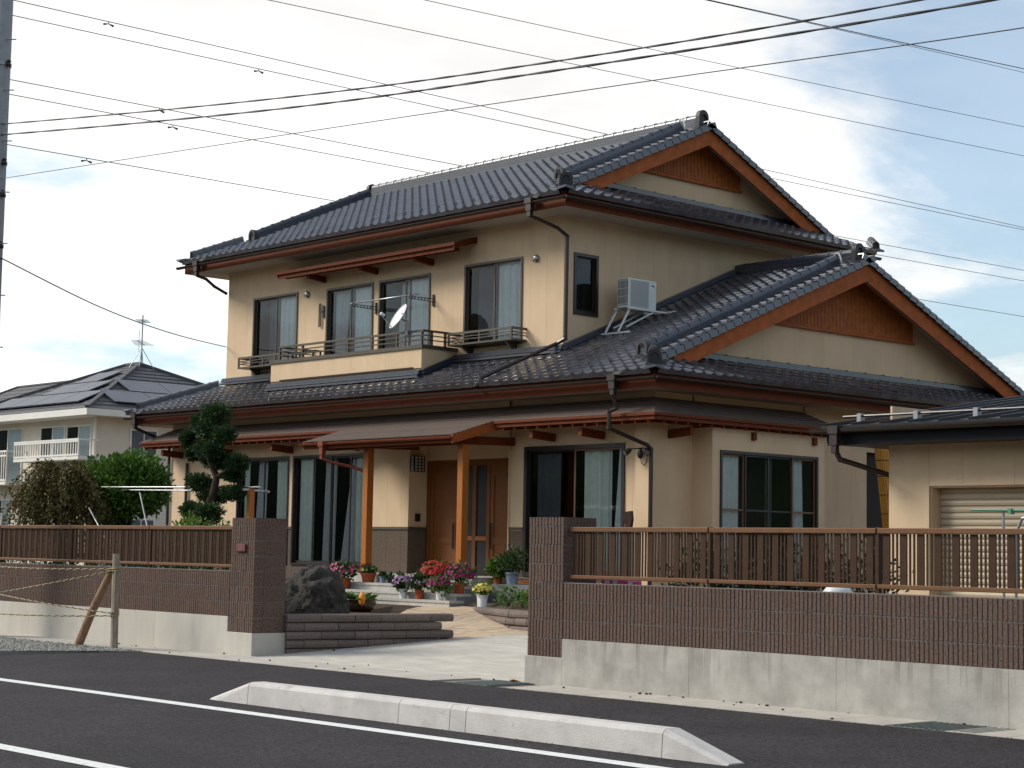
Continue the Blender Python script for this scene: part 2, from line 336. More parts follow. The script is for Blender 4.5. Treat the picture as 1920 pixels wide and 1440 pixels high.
# ------------------------------------------------------------------ mesh helpers
ORG = {}
def V(*a): return Vector(a)
class MB:
    def __init__(s): s.v = []; s.f = []
    def add(s, vs, fs):
        k = len(s.v); s.v += [Vector(p) for p in vs]; s.f += [tuple(i + k for i in q) for q in fs]; return s
    def box(s, x0, x1, y0, y1, z0, z1):
        return s.add([(x0, y0, z0), (x1, y0, z0), (x1, y1, z0), (x0, y1, z0), (x0, y0, z1), (x1, y0, z1), (x1, y1, z1), (x0, y1, z1)],
                     [(0, 3, 2, 1), (4, 5, 6, 7), (0, 1, 5, 4), (1, 2, 6, 5), (2, 3, 7, 6), (3, 0, 4, 7)])
    def prism(s, poly, vec):
        n = len(poly); vec = Vector(vec)
        P = [Vector(p) for p in poly]
        return s.add(P + [p + vec for p in P], [tuple(range(n - 1, -1, -1)), tuple(range(n, 2 * n))] + [(i, (i + 1) % n, n + (i + 1) % n, n + i) for i in range(n)])
    def quad(s, *p): return s.add(p, [tuple(range(len(p)))])
    def beam(s, p, q, w, h, upv=(0, 0, 1)):
        p, q = Vector(p), Vector(q); d = (q - p).normalized(); u = Vector(upv)
        a = d.cross(u)
        if a.length < 1e-4: a = d.cross(Vector((1, 0, 0)))
        a.normalize(); b = a.cross(d).normalized(); a = a * (w / 2); b = b * (h / 2)
        return s.add([p - a - b, p + a - b, p + a + b, p - a + b, q - a - b, q + a - b, q + a + b, q - a + b],
                     [(0, 1, 2, 3), (7, 6, 5, 4), (0, 4, 5, 1), (1, 5, 6, 2), (2, 6, 7, 3), (3, 7, 4, 0)])
    def tube(s, pts, r, n=8, cap=True):
        P = [Vector(p) for p in pts]; rs = r if isinstance(r, (list, tuple)) else [r] * len(P)
        k = len(s.v); ref = None
        for i, p in enumerate(P):
            d = (P[min(i + 1, len(P) - 1)] - P[max(i - 1, 0)]).normalized()
            if ref is None:
                ref = d.cross(Vector((0, 0, 1)))
                if ref.length < 1e-3: ref = d.cross(Vector((1, 0, 0)))
            a = (ref - d * ref.dot(d)).normalized(); ref = a; b = d.cross(a)
            for j in range(n):
                t = 2 * math.pi * j / n
                s.v.append(p + (a * math.cos(t) + b * math.sin(t)) * rs[i])
        for i in range(len(P) - 1):
            for j in range(n):
                s.f.append((k + i * n + j, k + i * n + (j + 1) % n, k + (i + 1) * n + (j + 1) % n, k + (i + 1) * n + j))
        if cap:
            s.f.append(tuple(k + j for j in range(n - 1, -1, -1))); s.f.append(tuple(k + (len(P) - 1) * n + j for j in range(n)))
        return s
    def lathe(s, c, prof, n=16, sx=1.0, sy=1.0):
        c = Vector(c); k = len(s.v)
        for r, z in prof:
            for j in range(n):
                t = 2 * math.pi * j / n
                s.v.append(c + Vector((r * sx * math.cos(t), r * sy * math.sin(t), z)))
        for i in range(len(prof) - 1):
            for j in range(n):
                s.f.append((k + i * n + j, k + i * n + (j + 1) % n, k + (i + 1) * n + (j + 1) % n, k + (i + 1) * n + j))
        s.f.append(tuple(k + j for j in range(n - 1, -1, -1))); s.f.append(tuple(k + (len(prof) - 1) * n + j for j in range(n)))
        return s
    def blob(s, c, rx, ry, rz, sub=2, rough=0.15, fr=1.5, seed=0.0):
        bm = bmesh.new(); bmesh.ops.create_icosphere(bm, subdivisions=sub, radius=1)
        k = len(s.v)
        for v in bm.verts:
            p = v.co.normalized(); d = 1 + rough * noise.noise(p * fr + Vector((seed, seed * 1.7, 0))) + rough * .5 * noise.noise(p * fr * 2.3 + Vector((seed, 3, 0)))
            s.v.append(Vector(c) + Vector((p.x * rx, p.y * ry, p.z * rz)) * d)
        for f in bm.faces: s.f.append(tuple(k + v.index for v in f.verts))
        bm.free(); return s
    def leaf(s, p, d, w, l, nrm=None):
        d = d.normalized(); a = d.cross(nrm if nrm else Vector((rnd.uniform(-1, 1), rnd.uniform(-1, 1), rnd.uniform(-1, 1))))
        if a.length < 1e-4: a = d.cross(Vector((0, 0, 1)))
        a = a.normalized() * w * .5
        return s.add([p, p + d * l * .45 + a, p + d * l, p + d * l * .45 - a], [(0, 1, 2, 3)])
    def mesh(s, name, material, smooth=False, o=None):
        o = o or Vector((0, 0, 0))
        me = bpy.data.meshes.new(name)
        me.from_pydata([p - o for p in s.v], [], s.f)
        if material: me.materials.append(MATS[material])
        if smooth:
            me.polygons.foreach_set('use_smooth', [True] * len(me.polygons))
        me.update()
        return me
    def build(s, name, material, parent=None, smooth=False, kind=None, label=None, bevel=0.0):
        lo = Vector([min(p[i] for p in s.v) for i in range(3)]); hi = Vector([max(p[i] for p in s.v) for i in range(3)])
        o = (lo + hi) / 2; o.z = lo.z
        me = s.mesh(name, material, smooth, o)
        if bevel:
            bm = bmesh.new(); bm.from_mesh(me)
            bmesh.ops.bevel(bm, geom=bm.edges[:], offset=bevel, segments=1, affect='EDGES', clamp_overlap=True)
            bm.to_mesh(me); bm.free()
        return link(name, me, o, parent, kind, label)
def link(name, me, o, parent=None, kind=None, label=None, rot=None):
    ob = bpy.data.objects.new(name, me); col.objects.link(ob)
    ob.location = Vector(o) - (ORG[parent.name] if parent else Vector((0, 0, 0)))
    if rot is not None: ob.rotation_euler = rot
    if parent: ob.parent = parent
    ORG[ob.name] = Vector(o)
    if kind: ob['kind'] = kind
    if label: ob['label'] = label
    return ob
def inst(name, me, mw, parent=None, kind=None):
    ob = bpy.data.objects.new(name, me); col.objects.link(ob)
    ob.matrix_basis = Matrix.Translation(-(ORG[parent.name] if parent else Vector((0, 0, 0)))) @ mw
    if parent: ob.parent = parent
    ORG[ob.name] = mw.translation.copy()
    if kind: ob['kind'] = kind
    return ob
def thing(name, label, cat, loc, group=None):
    return tag(link(name, None, Vector(loc)), label, cat, group)
def tag(o, label, cat, group=None):
    o['label'] = label; o['category'] = cat
    if group: o['group'] = group
    return o
def struct(o):
    o['kind'] = 'structure'; return o
def B(x0, x1, y0, y1, z0, z1): return MB().box(x0, x1, y0, y1, z0, z1)
def lerp(a, b, t): return a + (b - a) * t
# ------------------------------------------------------------------ ground and road
def road_z(y): return -0.018 * (abs(y) - 0.7) if y < -0.7 else 0.0
struct(MB().quad((-600, -600, -0.75), (600, -600, -0.75), (600, 600, -0.75), (-600, 600, -0.75)).build('ground', 'ground'))
road = struct(MB().quad((-150, -0.70, 0.0), (-150, -40, road_z(-40)), (150, -40, road_z(-40)), (150, -0.70, 0.0)).build('road', 'asphalt'))
for y0, y1 in ((-4.34, -4.18), (-7.20, -7.04)):
    struct(MB().quad((-150, y1, road_z(y1) + .004), (-150, y0, road_z(y0) + .004), (150, y0, road_z(y0) + .004), (150, y1, road_z(y1) + .004)).build('road_marking', 'paint'))
# unseen hill arc added behind the camera, darkening window reflections and low skylight
hm = MB(); n = 88
for i in range(n + 1):
    a = lerp(R(-203), R(100), i / n); d = Vector((math.cos(a), math.sin(a), 0))
    h = 26 + 10 * noise.noise(V(i * .11, 2.3, 0)) + 5 * noise.noise(V(i * .37, 7.1, 0)) + 1.6 * noise.noise(V(i * 1.3, 1.1, 0))
    h *= min(1, i / 8, (n - i) / 8) * .96 + .04
    hm.v += [d * 210 + V(0, 0, -.76), d * 235 + V(0, 0, h * .6), d * 270 + V(0, 0, h), d * 330 + V(0, 0, -.76)]
for i in range(n):
    for j in range(3): hm.f.append((i * 4 + j, i * 4 + j + 1, i * 4 + 5 + j, i * 4 + 4 + j))
struct(hm.build('unseen_hills', 'hill', smooth=True))
# concrete gutter slabs along the wall foot
pav = struct(B(-40, 40, -0.715, 0.10, -0.30, -0.012).build('pavement', 'mortar'))
sl = MB().box(-.2965, .2965, -.355, .355, -.05, .006).mesh('gutter_slab', 'slab')
for i in range(-26, 20):
    x = i * .6 + .15
    if -0.5 < x < 0.3 or 5.2 < x < 6.0: continue
    inst('gutter_slab', sl, Matrix.Translation((x, -.355, 0)), pav)
for gx0, gx1 in ((-.445, .145), (5.255, 6.145)):
    g = struct(B(gx0 + .004, gx1 - .004, -.71, -.005, -.05, .002).build('drain_cover', 'grate'))
    for k in range(14):
        xx = lerp(gx0 + .05, gx1 - .05, k / 13)
        B(xx - .011, xx + .011, -.67, -.04, .002, .009).build('grate_bar', 'grate', g)
# gravel strip at the verge
gp = [(-30, -.73), (-6.72, -.73), (-7.05, -1.25), (-7.55, -2.5), (-30, -2.5)]
gb = struct(MB().prism([(x, y, -.03) for x, y in gp], (0, 0, .042)).build('gravel_bed', 'gravel'))
g = MB()
ico = [(0, 0, 1), (.9, 0, .3), (.28, .85, .3), (-.72, .53, .3), (-.72, -.53, .3), (.28, -.85, .3)]
for i in range(5200):
    y = -0.74 - 1.72 * rnd.random(); x = -6.78 - (abs(y) - .73) * .45 - 6.6 * rnd.random() ** 1.3
    r = rnd.uniform(.012, .034); a = rnd.uniform(0, 6.28); c_, s_ = math.cos(a), math.sin(a); e = rnd.uniform(.6, 1.3)
    g.add([(x + r * (px * c_ - py * s_ * e), y + r * (px * s_ + py * c_ * e), .008 + r * .75 * pz + (0 if pz > .5 else 0)) for px, py, pz in ico], [(0, 1, 2), (0, 2, 3), (0, 3, 4), (0, 4, 5), (0, 5, 1)])
o = g.build('gravel', 'gravel', kind='stuff'); o['label'] = 'loose grey gravel along the road verge by the rope barrier'
# kerb island
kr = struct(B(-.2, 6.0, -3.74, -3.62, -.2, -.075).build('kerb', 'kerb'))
def kerb_piece(x0, x1, h0, h1):
    yb = -3.80; zb = road_z(-3.7) - .06; n0, n1 = zb + .06 + h0, zb + .06 + h1
    def sec(x, zt):
        hh = zt - zb; c = min(.035, hh * .3)
        return [(x, yb, zb), (x, yb + .015, zt - c), (x, yb + .015 + c * .5, zt - c * .35), (x, yb + .015 + c * 1.2, zt), (x, yb + .19, zt), (x, yb + .205, zt - c * .4), (x, yb + .215, zb)]
    a, b = sec(x0, n0), sec(x1, n1); n = len(a)
    m = MB().add(a + b, [tuple(range(n)), tuple(range(2 * n - 1, n - 1, -1))] + [(i, n + i, n + (i + 1) % n, (i + 1) % n) for i in range(n)])
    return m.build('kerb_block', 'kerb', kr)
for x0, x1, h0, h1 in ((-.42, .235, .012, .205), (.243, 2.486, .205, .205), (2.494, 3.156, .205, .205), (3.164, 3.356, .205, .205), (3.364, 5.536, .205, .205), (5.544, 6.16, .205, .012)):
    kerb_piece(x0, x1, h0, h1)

# ------------------------------------------------------------------ driveway and garden ground
SL = 0.065
def dz(y): return SL * max(0, y)
drv = struct(MB().prism([(-5.235, .001, -.3), (-.02, .001, -.3), (-.02, 4.05, -.3), (-4.45, 4.05, -.3), (-4.85, 3.04, -.3), (-5.235, 3.04, -.3)], (0, 0, .3)).build('driveway', 'drive'))
for v in drv.data.vertices:
    w = v.co.y + drv.location.y
    if v.co.z > .2: v.co.z += dz(w)
pth = struct(MB().add([(-14.6, 3.05, dz(3.05) - .035), (-3.2, 3.05, dz(3.05) - .035), (-3.2, 7.3, dz(7.3) - .035), (-14.6, 7.3, dz(7.3) - .035)], [(0, 1, 2, 3)]).build('path', 'mortar'))
pm = MB().box(-.1465, .1465, -.1465, .1465, -.04, 0).mesh('paver', 'paver')
tilt = Matrix.Rotation(math.atan(SL), 4, 'X')
for j in range(14):
    for i in range(22):
        y = 3.22 + j * .3; x = -4.35 - i * .3 + (.15 if j % 2 else 0)
        if x < -5.2 - (y - 3.2) * 1.3 - 2.0 or x > -3.95: continue
        if y < 4.2 and x > -4.75 + (y - 3.1) * .4: continue
        inst('paver', pm, Matrix.Translation((x, y, dz(y) + rnd.uniform(-.002, .002))) @ tilt, pth)
def bed(name, rim, core, zc):
    """planting bed: the rim lies on the path, the core is raised"""
    m = MB(); n = len(rim)
    V0 = [(x, y, z) for x, y, z in rim]; V1 = [(x, y, zc) for x, y in core]
    m.add(V0 + V1, [(i, (i + 1) % n, n + (i + 1) % n, n + i) for i in range(n)] + [tuple(range(n, 2 * n))])
    return struct(m.build(name, 'soil'))
bed('garden_bed', [(-5.30, .25, .46), (-5.02, 2.98, .46), (-6.2, 3.35, dz(3.3)), (-8.2, 4.6, dz(4.6)), (-9.7, 6.2, dz(6.2)), (-10.0, 6.9, .44), (-15, 6.9, .44), (-15, 26, .3), (-40, 26, .3), (-40, .25, .3)],
    [(-5.40, .30), (-5.20, 2.85), (-6.6, 3.15), (-8.3, 4.35), (-9.95, 6.1), (-10.2, 6.6), (-15.2, 6.6), (-15.2, 25.5), (-39, 25.5), (-39, .30)], .46)
bed('terrace_ground', [(.1, .25, .3), (14, .25, .3), (14, 26, .3), (-9.4, 26, .3), (-9.4, 7.05, .40), (-8.6, 6.97, .45), (-7.75, 6.40, .45), (-6.35, 5.50, .45), (-5.25, 4.80, .45), (-4.0, 4.45, .45), (.1, 4.2, .3)],
    [(.2, .30), (13.5, .30), (13.5, 25.5), (-9.3, 25.5), (-9.3, 7.3), (-8.5, 7.2), (-7.7, 6.6), (-6.3, 5.7), (-5.2, 5.0), (-4.0, 4.65), (.2, 4.4)], .53)

# ------------------------------------------------------------------ block walls and gate pillars
def rib_block(L, H, D=.15):
    n = max(2, round(L / .05)); w = L / n; p = []
    for i in range(n):
        x = -L / 2 + i * w; e = rnd.uniform(-.002, .002)
        p += [(x + .0015, .014), (x + .007, e), (x + w - .007, e + rnd.uniform(-.002, .002)), (x + w - .0015, .014)]
    p += [(L / 2, D), (-L / 2, D)]
    k = len(p)
    return MB().add([(x, y, 0) for x, y in p] + [(x, y, H) for x, y in p], [tuple(range(k - 1, -1, -1)), tuple(range(k, 2 * k))] + [(i, (i + 1) % k, k + (i + 1) % k, k + i) for i in range(k)]).mesh('block', 'block')
full = [rib_block(.396, .188) for _ in range(5)]
half = rib_block(.196, .188)
pf = [rib_block(.356, .188) for _ in range(3)]; ph = [rib_block(.186, .188), rib_block(.186, .188)]
def wall_run(name, label, xa, xb, from_right, conc='concrete'):
    w = thing(name, label, 'wall', ((xa + xb) / 2, .1, 0), 'block walls along the road')
    B(xa, xb, .009, .145, .45, 1.098).build('mortar_core', 'mortar', w)
    # concrete footing in cast lengths
    L = 1.82; x = xb if from_right else xa; k = 0
    while (x > xa + .01) if from_right else (x < xb - .01):
        nx = max(xa, x - L) if from_right else min(xb, x + L)
        B(min(x, nx) + .0007, max(x, nx) - .0007, -.012, .16, -.25, .50).build('footing', conc, w, bevel=.0015)
        x = nx
    for r in range(3):
        z = .5045 + r * .2; off = .2 if r % 2 else 0.0
        x = (xb if from_right else xa); s = -1 if from_right else 1
        if off:
            inst('block', half, Matrix.Translation((x + s * .1, 0, z)), w); x += s * .2
        while abs(x - (xa if from_right else xb)) > .39:
            inst('block', rnd.choice(full), Matrix.Translation((x + s * .2, 0, z)), w); x += s * .4
    return w
wall_l = wall_run('block_wall', 'brown ribbed block wall on pale concrete footing behind the rope barrier', -16.99, -5.805, True, 'concrete_clean')
wall_r = wall_run('block_wall', 'brown ribbed block wall with streaked footing in front of the garage', .556, 8.95, False)
def pillar(x0, label, conc='concrete'):
    x1 = x0 + .55; D = .5
    p = thing('gate_pillar', label, 'pillar', (x0 + .275, .25, 0), 'gate pillars of the driveway')
    B(x0 - .02, x1 + .012, -.014, D + .012, -.25, .30).build('footing', conc, p, bevel=.005)
    B(x0 + .006, x1 - .006, .009, D - .006, .29, 1.79).build('mortar_core', 'mortar', p)
    cap_f = rib_block(.549, .092, .49); 
    for r in range(7):
        z = .3045 + r * .2
        a = [(x0 + .1785, pf), (x0 + .4555, ph)] if r % 2 == 0 else [(x0 + .0945, ph), (x0 + .3715, pf)]
        for cx_, ms in a: inst('block', rnd.choice(ms), Matrix.Translation((cx_, 0, z)), p)
        # return faces (the plain side shows to the drive)
        for sx, rot in ((x0, -math.pi / 2), (x1, math.pi / 2)):
            for cy_, L_ in ((.26, .33), (.46, .0)):
                if L_ == 0: continue
                pass
        B(x1 - .13, x1 - .001, .155, D, z, z + .191).build('block', 'block', p)
        B(x0 + .001, x0 + .13, .155, D, z, z + .191).build('block', 'block', p)
    inst('cap_block', cap_f, Matrix.Translation((x0 + .275, 0, 1.7045)), p)
    side = rib_block(.49, .09, .02)
    inst('cap_block', side, Matrix.Translation((x1 + .004, .25, 1.7055)) @ Matrix.Rotation(math.pi / 2, 4, 'Z'), p)
    return p
pil_l = pillar(-5.79, 'brown block gate pillar with the small dark red name plate', 'concrete_clean')
pil_r = pillar(0.0, 'brown block gate pillar with white lime streaks beside the garage wall')
npl = tag(B(-5.635, -5.425, -.03, -.004, 1.355, 1.455).build('name_plate', 'red_sign', bevel=.004), 'small dark red name plate on the gate pillar face', 'name plate')
for zz, ww in ((1.425, .10), (1.40, .12), (1.375, .08)):
    B(-5.53 - ww / 2, -5.53 + ww / 2, -.033, -.0305, zz - .005, zz + .005).build('lettering', 'sign_text', npl)

# ------------------------------------------------------------------ slat fences on the walls
def fence(label, xa, xb, posts):
    f = thing('slat_fence', label, 'fence', ((xa + xb) / 2, .1, 1.1), 'slat fences on the block walls')
    for z0, z1 in ((1.640, 1.692), (1.140, 1.180)):
        ps = [xa] + posts + [xb]
        for a, b in zip(ps[:-1], ps[1:]):
            B(a + .006, b - .006, .062, .118, z0, z1).build('rail', 'fence_rail', f, bevel=.006)
    for x in posts: B(x - .022, x + .022, .075, .125, 1.08, 1.70).build('post', 'fence', f, bevel=.004)
    sm = B(-.0375, .0375, .088, .104, 1.181, 1.639).mesh('slat', 'fence')
    ps = [xa] + posts + [xb]
    for a, b in zip(ps[:-1], ps[1:]):
        bars = MB(); n = round((b - a) / .18); st = (b - a) / n
        for i in range(n):
            x = a + st * (i + .5)
            inst('slat', sm, Matrix.Translation((x, 0, 0)), f)
            for t in (.38, .62):
                xx = x + st * t * 1.0
                if xx + .01 < b: bars.box(xx - .009 + .0, xx + .009, .09, .102, 1.181, 1.639)
        bars.build('thin_bars', 'fence', f, kind='stuff')
    return f
fence('brown slat fence on the wall in front of the garden trees', -16.9, -5.80, [-14.7, -12.46, -10.2, -7.96])
fence('brown slat fence on the wall in front of the garage and bay window', .56, 8.9, [2.55, 4.59, 6.63])

# ------------------------------------------------------------------ low edging walls of the planting beds
def edging(name, label, path, ztop, zend, courses, h=.113):
    w = thing(name, label, 'garden wall', (path[0][0], path[0][1], 0))
    P = [Vector((x, y, 0)) for x, y in path]
    seg = []
    for a, b in zip(P[:-1], P[1:]):
        n = max(1, round((b - a).length / .40))
        for i in range(n): seg.append((a.lerp(b, i / n), a.lerp(b, (i + 1) / n)))
    for c in range(courses):
        for i, (a, b) in enumerate(seg):
            za_, zb_ = (lerp(ztop, zend, i / len(seg)) - (c + 1) * h, lerp(ztop, zend, (i + 1) / len(seg)) - (c + 1) * h)
            if c % 2: a, b = (a + b) / 2, ((b + seg[i + 1][1]) / 2 if i + 1 < len(seg) else b)
            d = (b - a).normalized(); nrm = Vector((-d.y, d.x, 0)); a = a + d * .004; b = b - d * .004
            prof = [(-.115, .004), (-.135, .02), (-.145, h * .5), (-.135, h - .02), (-.115, h - .004), (.10, h - .004), (.10, .004)]
            A = [a + nrm * -t + Vector((0, 0, za_ + z)) for t, z in prof]; Bq = [b + nrm * -t + Vector((0, 0, zb_ + z)) for t, z in prof]
            k = len(prof)
            MB().add(A + Bq, [tuple(range(k - 1, -1, -1)), tuple(range(k, 2 * k))] + [(q, (q + 1) % k, k + (q + 1) % k, k + q) for q in range(k)]).build('edging_block', 'edging', w)
    return w
edging('planter_wall', 'low brown edging wall from gate pillar to the flat drive, below the boulder', [(-4.93, 3.07), (-5.02, 2.3), (-5.12, 1.5), (-5.3, .52)], .545, .545, 5)
edging('planter_wall', 'low curved brown edging wall beside the steps, under the green ground cover', [(-3.2, 4.3), (-4.5, 4.45), (-5.28, 4.70), (-6.43, 5.45), (-7.82, 6.36), (-8.6, 6.92)], .60, .49, 4)
# ------------------------------------------------------------------ the house
house = thing('tiled_house', 'large beige two-storey house with dark tiled hip-and-gable roofs and timber porch', 'house', (-14.4, 14.5, .5))
YW1, YW2 = 9.15, 10.0          # lower and upper front walls
XW1, XW2 = -6.77, -9.92        # lower and upper right walls
XL1, XL2 = -22.05, -21.20      # left walls
YB1, YB2 = 20.75, 17.8         # back walls
LE_Y, LE_Z, LSL = 8.35, 4.45, 0.41     # lower eave line and pitch
UE_Y, UE_Z, USL = 9.20, 8.00, 0.45
LRX, LLX = -6.00, -22.75       # lower eave right and left
URX, ULX = -9.08, -22.02
LRIDGE_Y, URIDGE_Y = 14.95, 13.9
LE_B = 2 * LRIDGE_Y - LE_Y; UE_B = 2 * URIDGE_Y - UE_Y
def lz(y): return LE_Z + LSL * (y - LE_Y)
def uz(y): return UE_Z + USL * (y - UE_Y)

# ---- walls cut into vertical siding panels, with openings
def wall(axis, plane, u0, u1, z0, z1, holes=(), pitch=.455, split=None, mat_='siding', name='wall', top=None, start=None, reveal=.12, sgn=None):
    """axis 'Y': wall seen from -Y at y=plane, u is x. axis 'X': wall seen from +X at x=plane, u is y. holes: (ua,ub,za,zb). top(u): optional sloped top"""
    if axis == 'Y': P = lambda u, d, z: (u, plane + d, z)
    else: P = lambda u, d, z: (plane - d, u, z)
    w = MB(); b = 0.02
    w.quad(P(u0, b, z0), P(u1, b, z0), P(u1, b, z1), P(u0, b, z1)) if not holes and not top else None
    cuts = [u0]; s = start if start is not None else u0 + pitch
    while s < u1 - .06:
        if s > u0 + .06: cuts.append(s)
        s += pitch
    cuts.append(u1)
    zc_ = sorted({z0, z1, *[max(z0, min(z1, h[2])) for h in holes], *[max(z0, min(z1, h[3])) for h in holes], *([split] if split and z0 < split < z1 else [])})
    uh = sorted({h[i] for h in holes for i in (0, 1)})
    def inside(u, z): return any(h[0] < u < h[1] and h[2] < z < h[3] for h in holes)
    back = MB(); panels = []
    for a, c in zip(cuts[:-1], cuts[1:]):
        us = [a] + [h for h in uh if a < h < c] + [c]
        cells = {}
        for iu, (ua, ub) in enumerate(zip(us[:-1], us[1:])):
            for iz, (za, zb) in enumerate(zip(zc_[:-1], zc_[1:])):
                if inside((ua + ub) / 2, (za + zb) / 2): continue
                ta = tb = zb
                if top and zb == z1:
                    ta, tb = max(top(ua), za), max(top(ub), za)
                    if max(ta, tb) <= za + .002: continue
                cells[(iu, iz)] = (ua, ub, za, ta, tb, bool(split and zb <= split))
        while cells:       # one object for each connected piece of a panel
            st = [next(iter(cells))]; comp = []; low = cells[st[0]][5]
            while st:
                k = st.pop()
                if k not in cells or cells[k][5] != low: continue
                comp.append(cells.pop(k)); st += [(k[0] + 1, k[1]), (k[0] - 1, k[1]), (k[0], k[1] + 1), (k[0], k[1] - 1)]
            tgt = MB()
            for ua, ub, za, ta, tb, _ in comp:
                ga = .0015 if ua == a else 0; gb = .0015 if ub == c else 0
                tgt.quad(P(ua + ga, 0, za), P(ub - gb, 0, za), P(ub - gb, 0, tb), P(ua + ga, 0, ta))
                back.quad(P(ua, b, za), P(ub, b, za), P(ub, b, tb), P(ua, b, ta))
                if ga: tgt.quad(P(ua + ga, 0, za), P(ua + ga, 0, ta), P(ua + ga, b, ta), P(ua + ga, b, za))
                if gb: tgt.quad(P(ub - gb, 0, za), P(ub - gb, b, za), P(ub - gb, b, tb), P(ub - gb, 0, tb))
            panels.append((tgt, low))
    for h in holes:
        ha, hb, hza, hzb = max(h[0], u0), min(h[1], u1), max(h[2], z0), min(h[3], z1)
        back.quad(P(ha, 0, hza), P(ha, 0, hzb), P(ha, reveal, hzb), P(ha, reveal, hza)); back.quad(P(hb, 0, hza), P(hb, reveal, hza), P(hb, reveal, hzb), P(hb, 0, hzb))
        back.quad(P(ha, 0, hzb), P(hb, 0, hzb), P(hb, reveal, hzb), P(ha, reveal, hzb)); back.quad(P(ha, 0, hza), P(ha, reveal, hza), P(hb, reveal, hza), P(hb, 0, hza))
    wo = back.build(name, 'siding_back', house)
    for m, low in panels: m.build('cladding_panel' if low else 'siding_panel', 'cladding' if low else mat_, wo)
    return wo

HW = [(-20.14, -18.42, 5.32, 7.08), (-17.35, -15.71, 5.32, 7.04), (-15.51, -13.83, 5.32, 7.04), (-12.77, -11.06, 5.40, 7.09)]
wall('Y', YW2, XL2, XW2, 4.95, 7.80, HW, start=XL2 + .35)
SWN = (10.25, 10.90, 5.90, 7.08)
wall('X', XW2, YW2, YB2, 4.95, 7.80, [SWN], start=YW2 + .62)
wall('Y', YB2, XL2, XW2, 4.95, 7.8)     # back, faces away
MB().quad((XL2, YW2, 4.6), (XL2, YW2, 7.8), (XL2, YB2, 7.8), (XL2, YB2, 4.6)).build('wall', 'siding', house)
HL = [(-19.32, -17.38, 1.06, 3.36), (-17.23, -14.60, 1.06, 3.36)]
wall('Y', YW1, XL1, -13.34, .45, 4.22, HL, split=1.84, start=XL1 + .3)
wall('Y', YW1 + .06, -10.45, -7.04, .45, 4.22, [(-10.06, -7.49, .98, 3.34)], split=1.80, start=-10.30, pitch=.6)
# corner pier
B(-7.08, XW1 + .02, 9.04, 9.42, .45, 3.70).build('corner_pier', 'siding', house)
BAY = (10.15, 13.21)
B(-7.06, XW1 - .001, 9.18, 9.41, 3.60, 4.21).build('wall', 'siding', house)
wall('Y', YW1, -13.34, -10.45, 3.86, 4.22, pitch=.6)
wall('X', XW1, 9.40, BAY[0] + .02, .45, 4.22, start=10.0)
wall('X', XW1, BAY[0] - .02, BAY[1] + .02, 3.62, 4.22)
OPN = (15.12, 16.6, .95, 3.45)
wall('X', XW1, BAY[1] - .02, YB1, .45, 4.22, [OPN], start=14.2)
B(XW1 - .5, XW1 - .14, OPN[0], OPN[1], OPN[2], OPN[3]).build('side_door', 'interior', house)
BX = -6.30
wall('X', BX, BAY[0], BAY[1], .45, 3.62, [(10.33, 13.02, .75, 3.24)], pitch=1.4)
B(XW1, BX - .001, BAY[0] - .015, BAY[0], .45, 3.62).build('wall', 'siding', house)
B(XW1, BX - .001, BAY[1], BAY[1] + .015, .45, 3.62).build('wall', 'siding', house)
B(XW1 - .02, BX, BAY[0], BAY[1], 3.62, 3.66).build('bay_roof', 'red_wood', house)
MB().quad((XL1, YW1, .4), (XL1, YW1, 4.2), (XL1, YB1, 4.2), (XL1, YB1, .4)).build('wall', 'siding', house)
MB().quad((XL1, YB1, .4), (XW1, YB1, .4), (XW1, YB1, 4.2), (XL1, YB1, 4.2)).build('wall', 'siding', house)
# trim between siding and stone cladding
for xa, xb, yy in ((XL1, -19.34, YW1), (-17.36, -17.25, YW1), (-14.58, -13.325, YW1), (-10.45, -10.08, YW1 + .06)):
    B(xa, xb, yy - .022, yy + .01, 1.815, 1.865).build('trim_strip', 'cladding_trim', house)
# entrance recess
YD = 9.60
wall('X', -13.34, YW1, YD + .02, .90, 3.9, split=1.84, pitch=2)
B(-13.335, -13.31, YW1 - .02, YD, 1.815, 1.865).build('trim_strip', 'cladding_trim', house)
B(-10.47, -10.45, YW1 + .03, YD, .9, 3.9).build('wall', 'siding', house)
B(-13.36, -10.44, YD + .12, YD + .14, .9, 3.9).build('wall', 'interior', house)
wall('Y', YD - .01, -13.34, -10.45, 3.18, 3.92, pitch=.9)

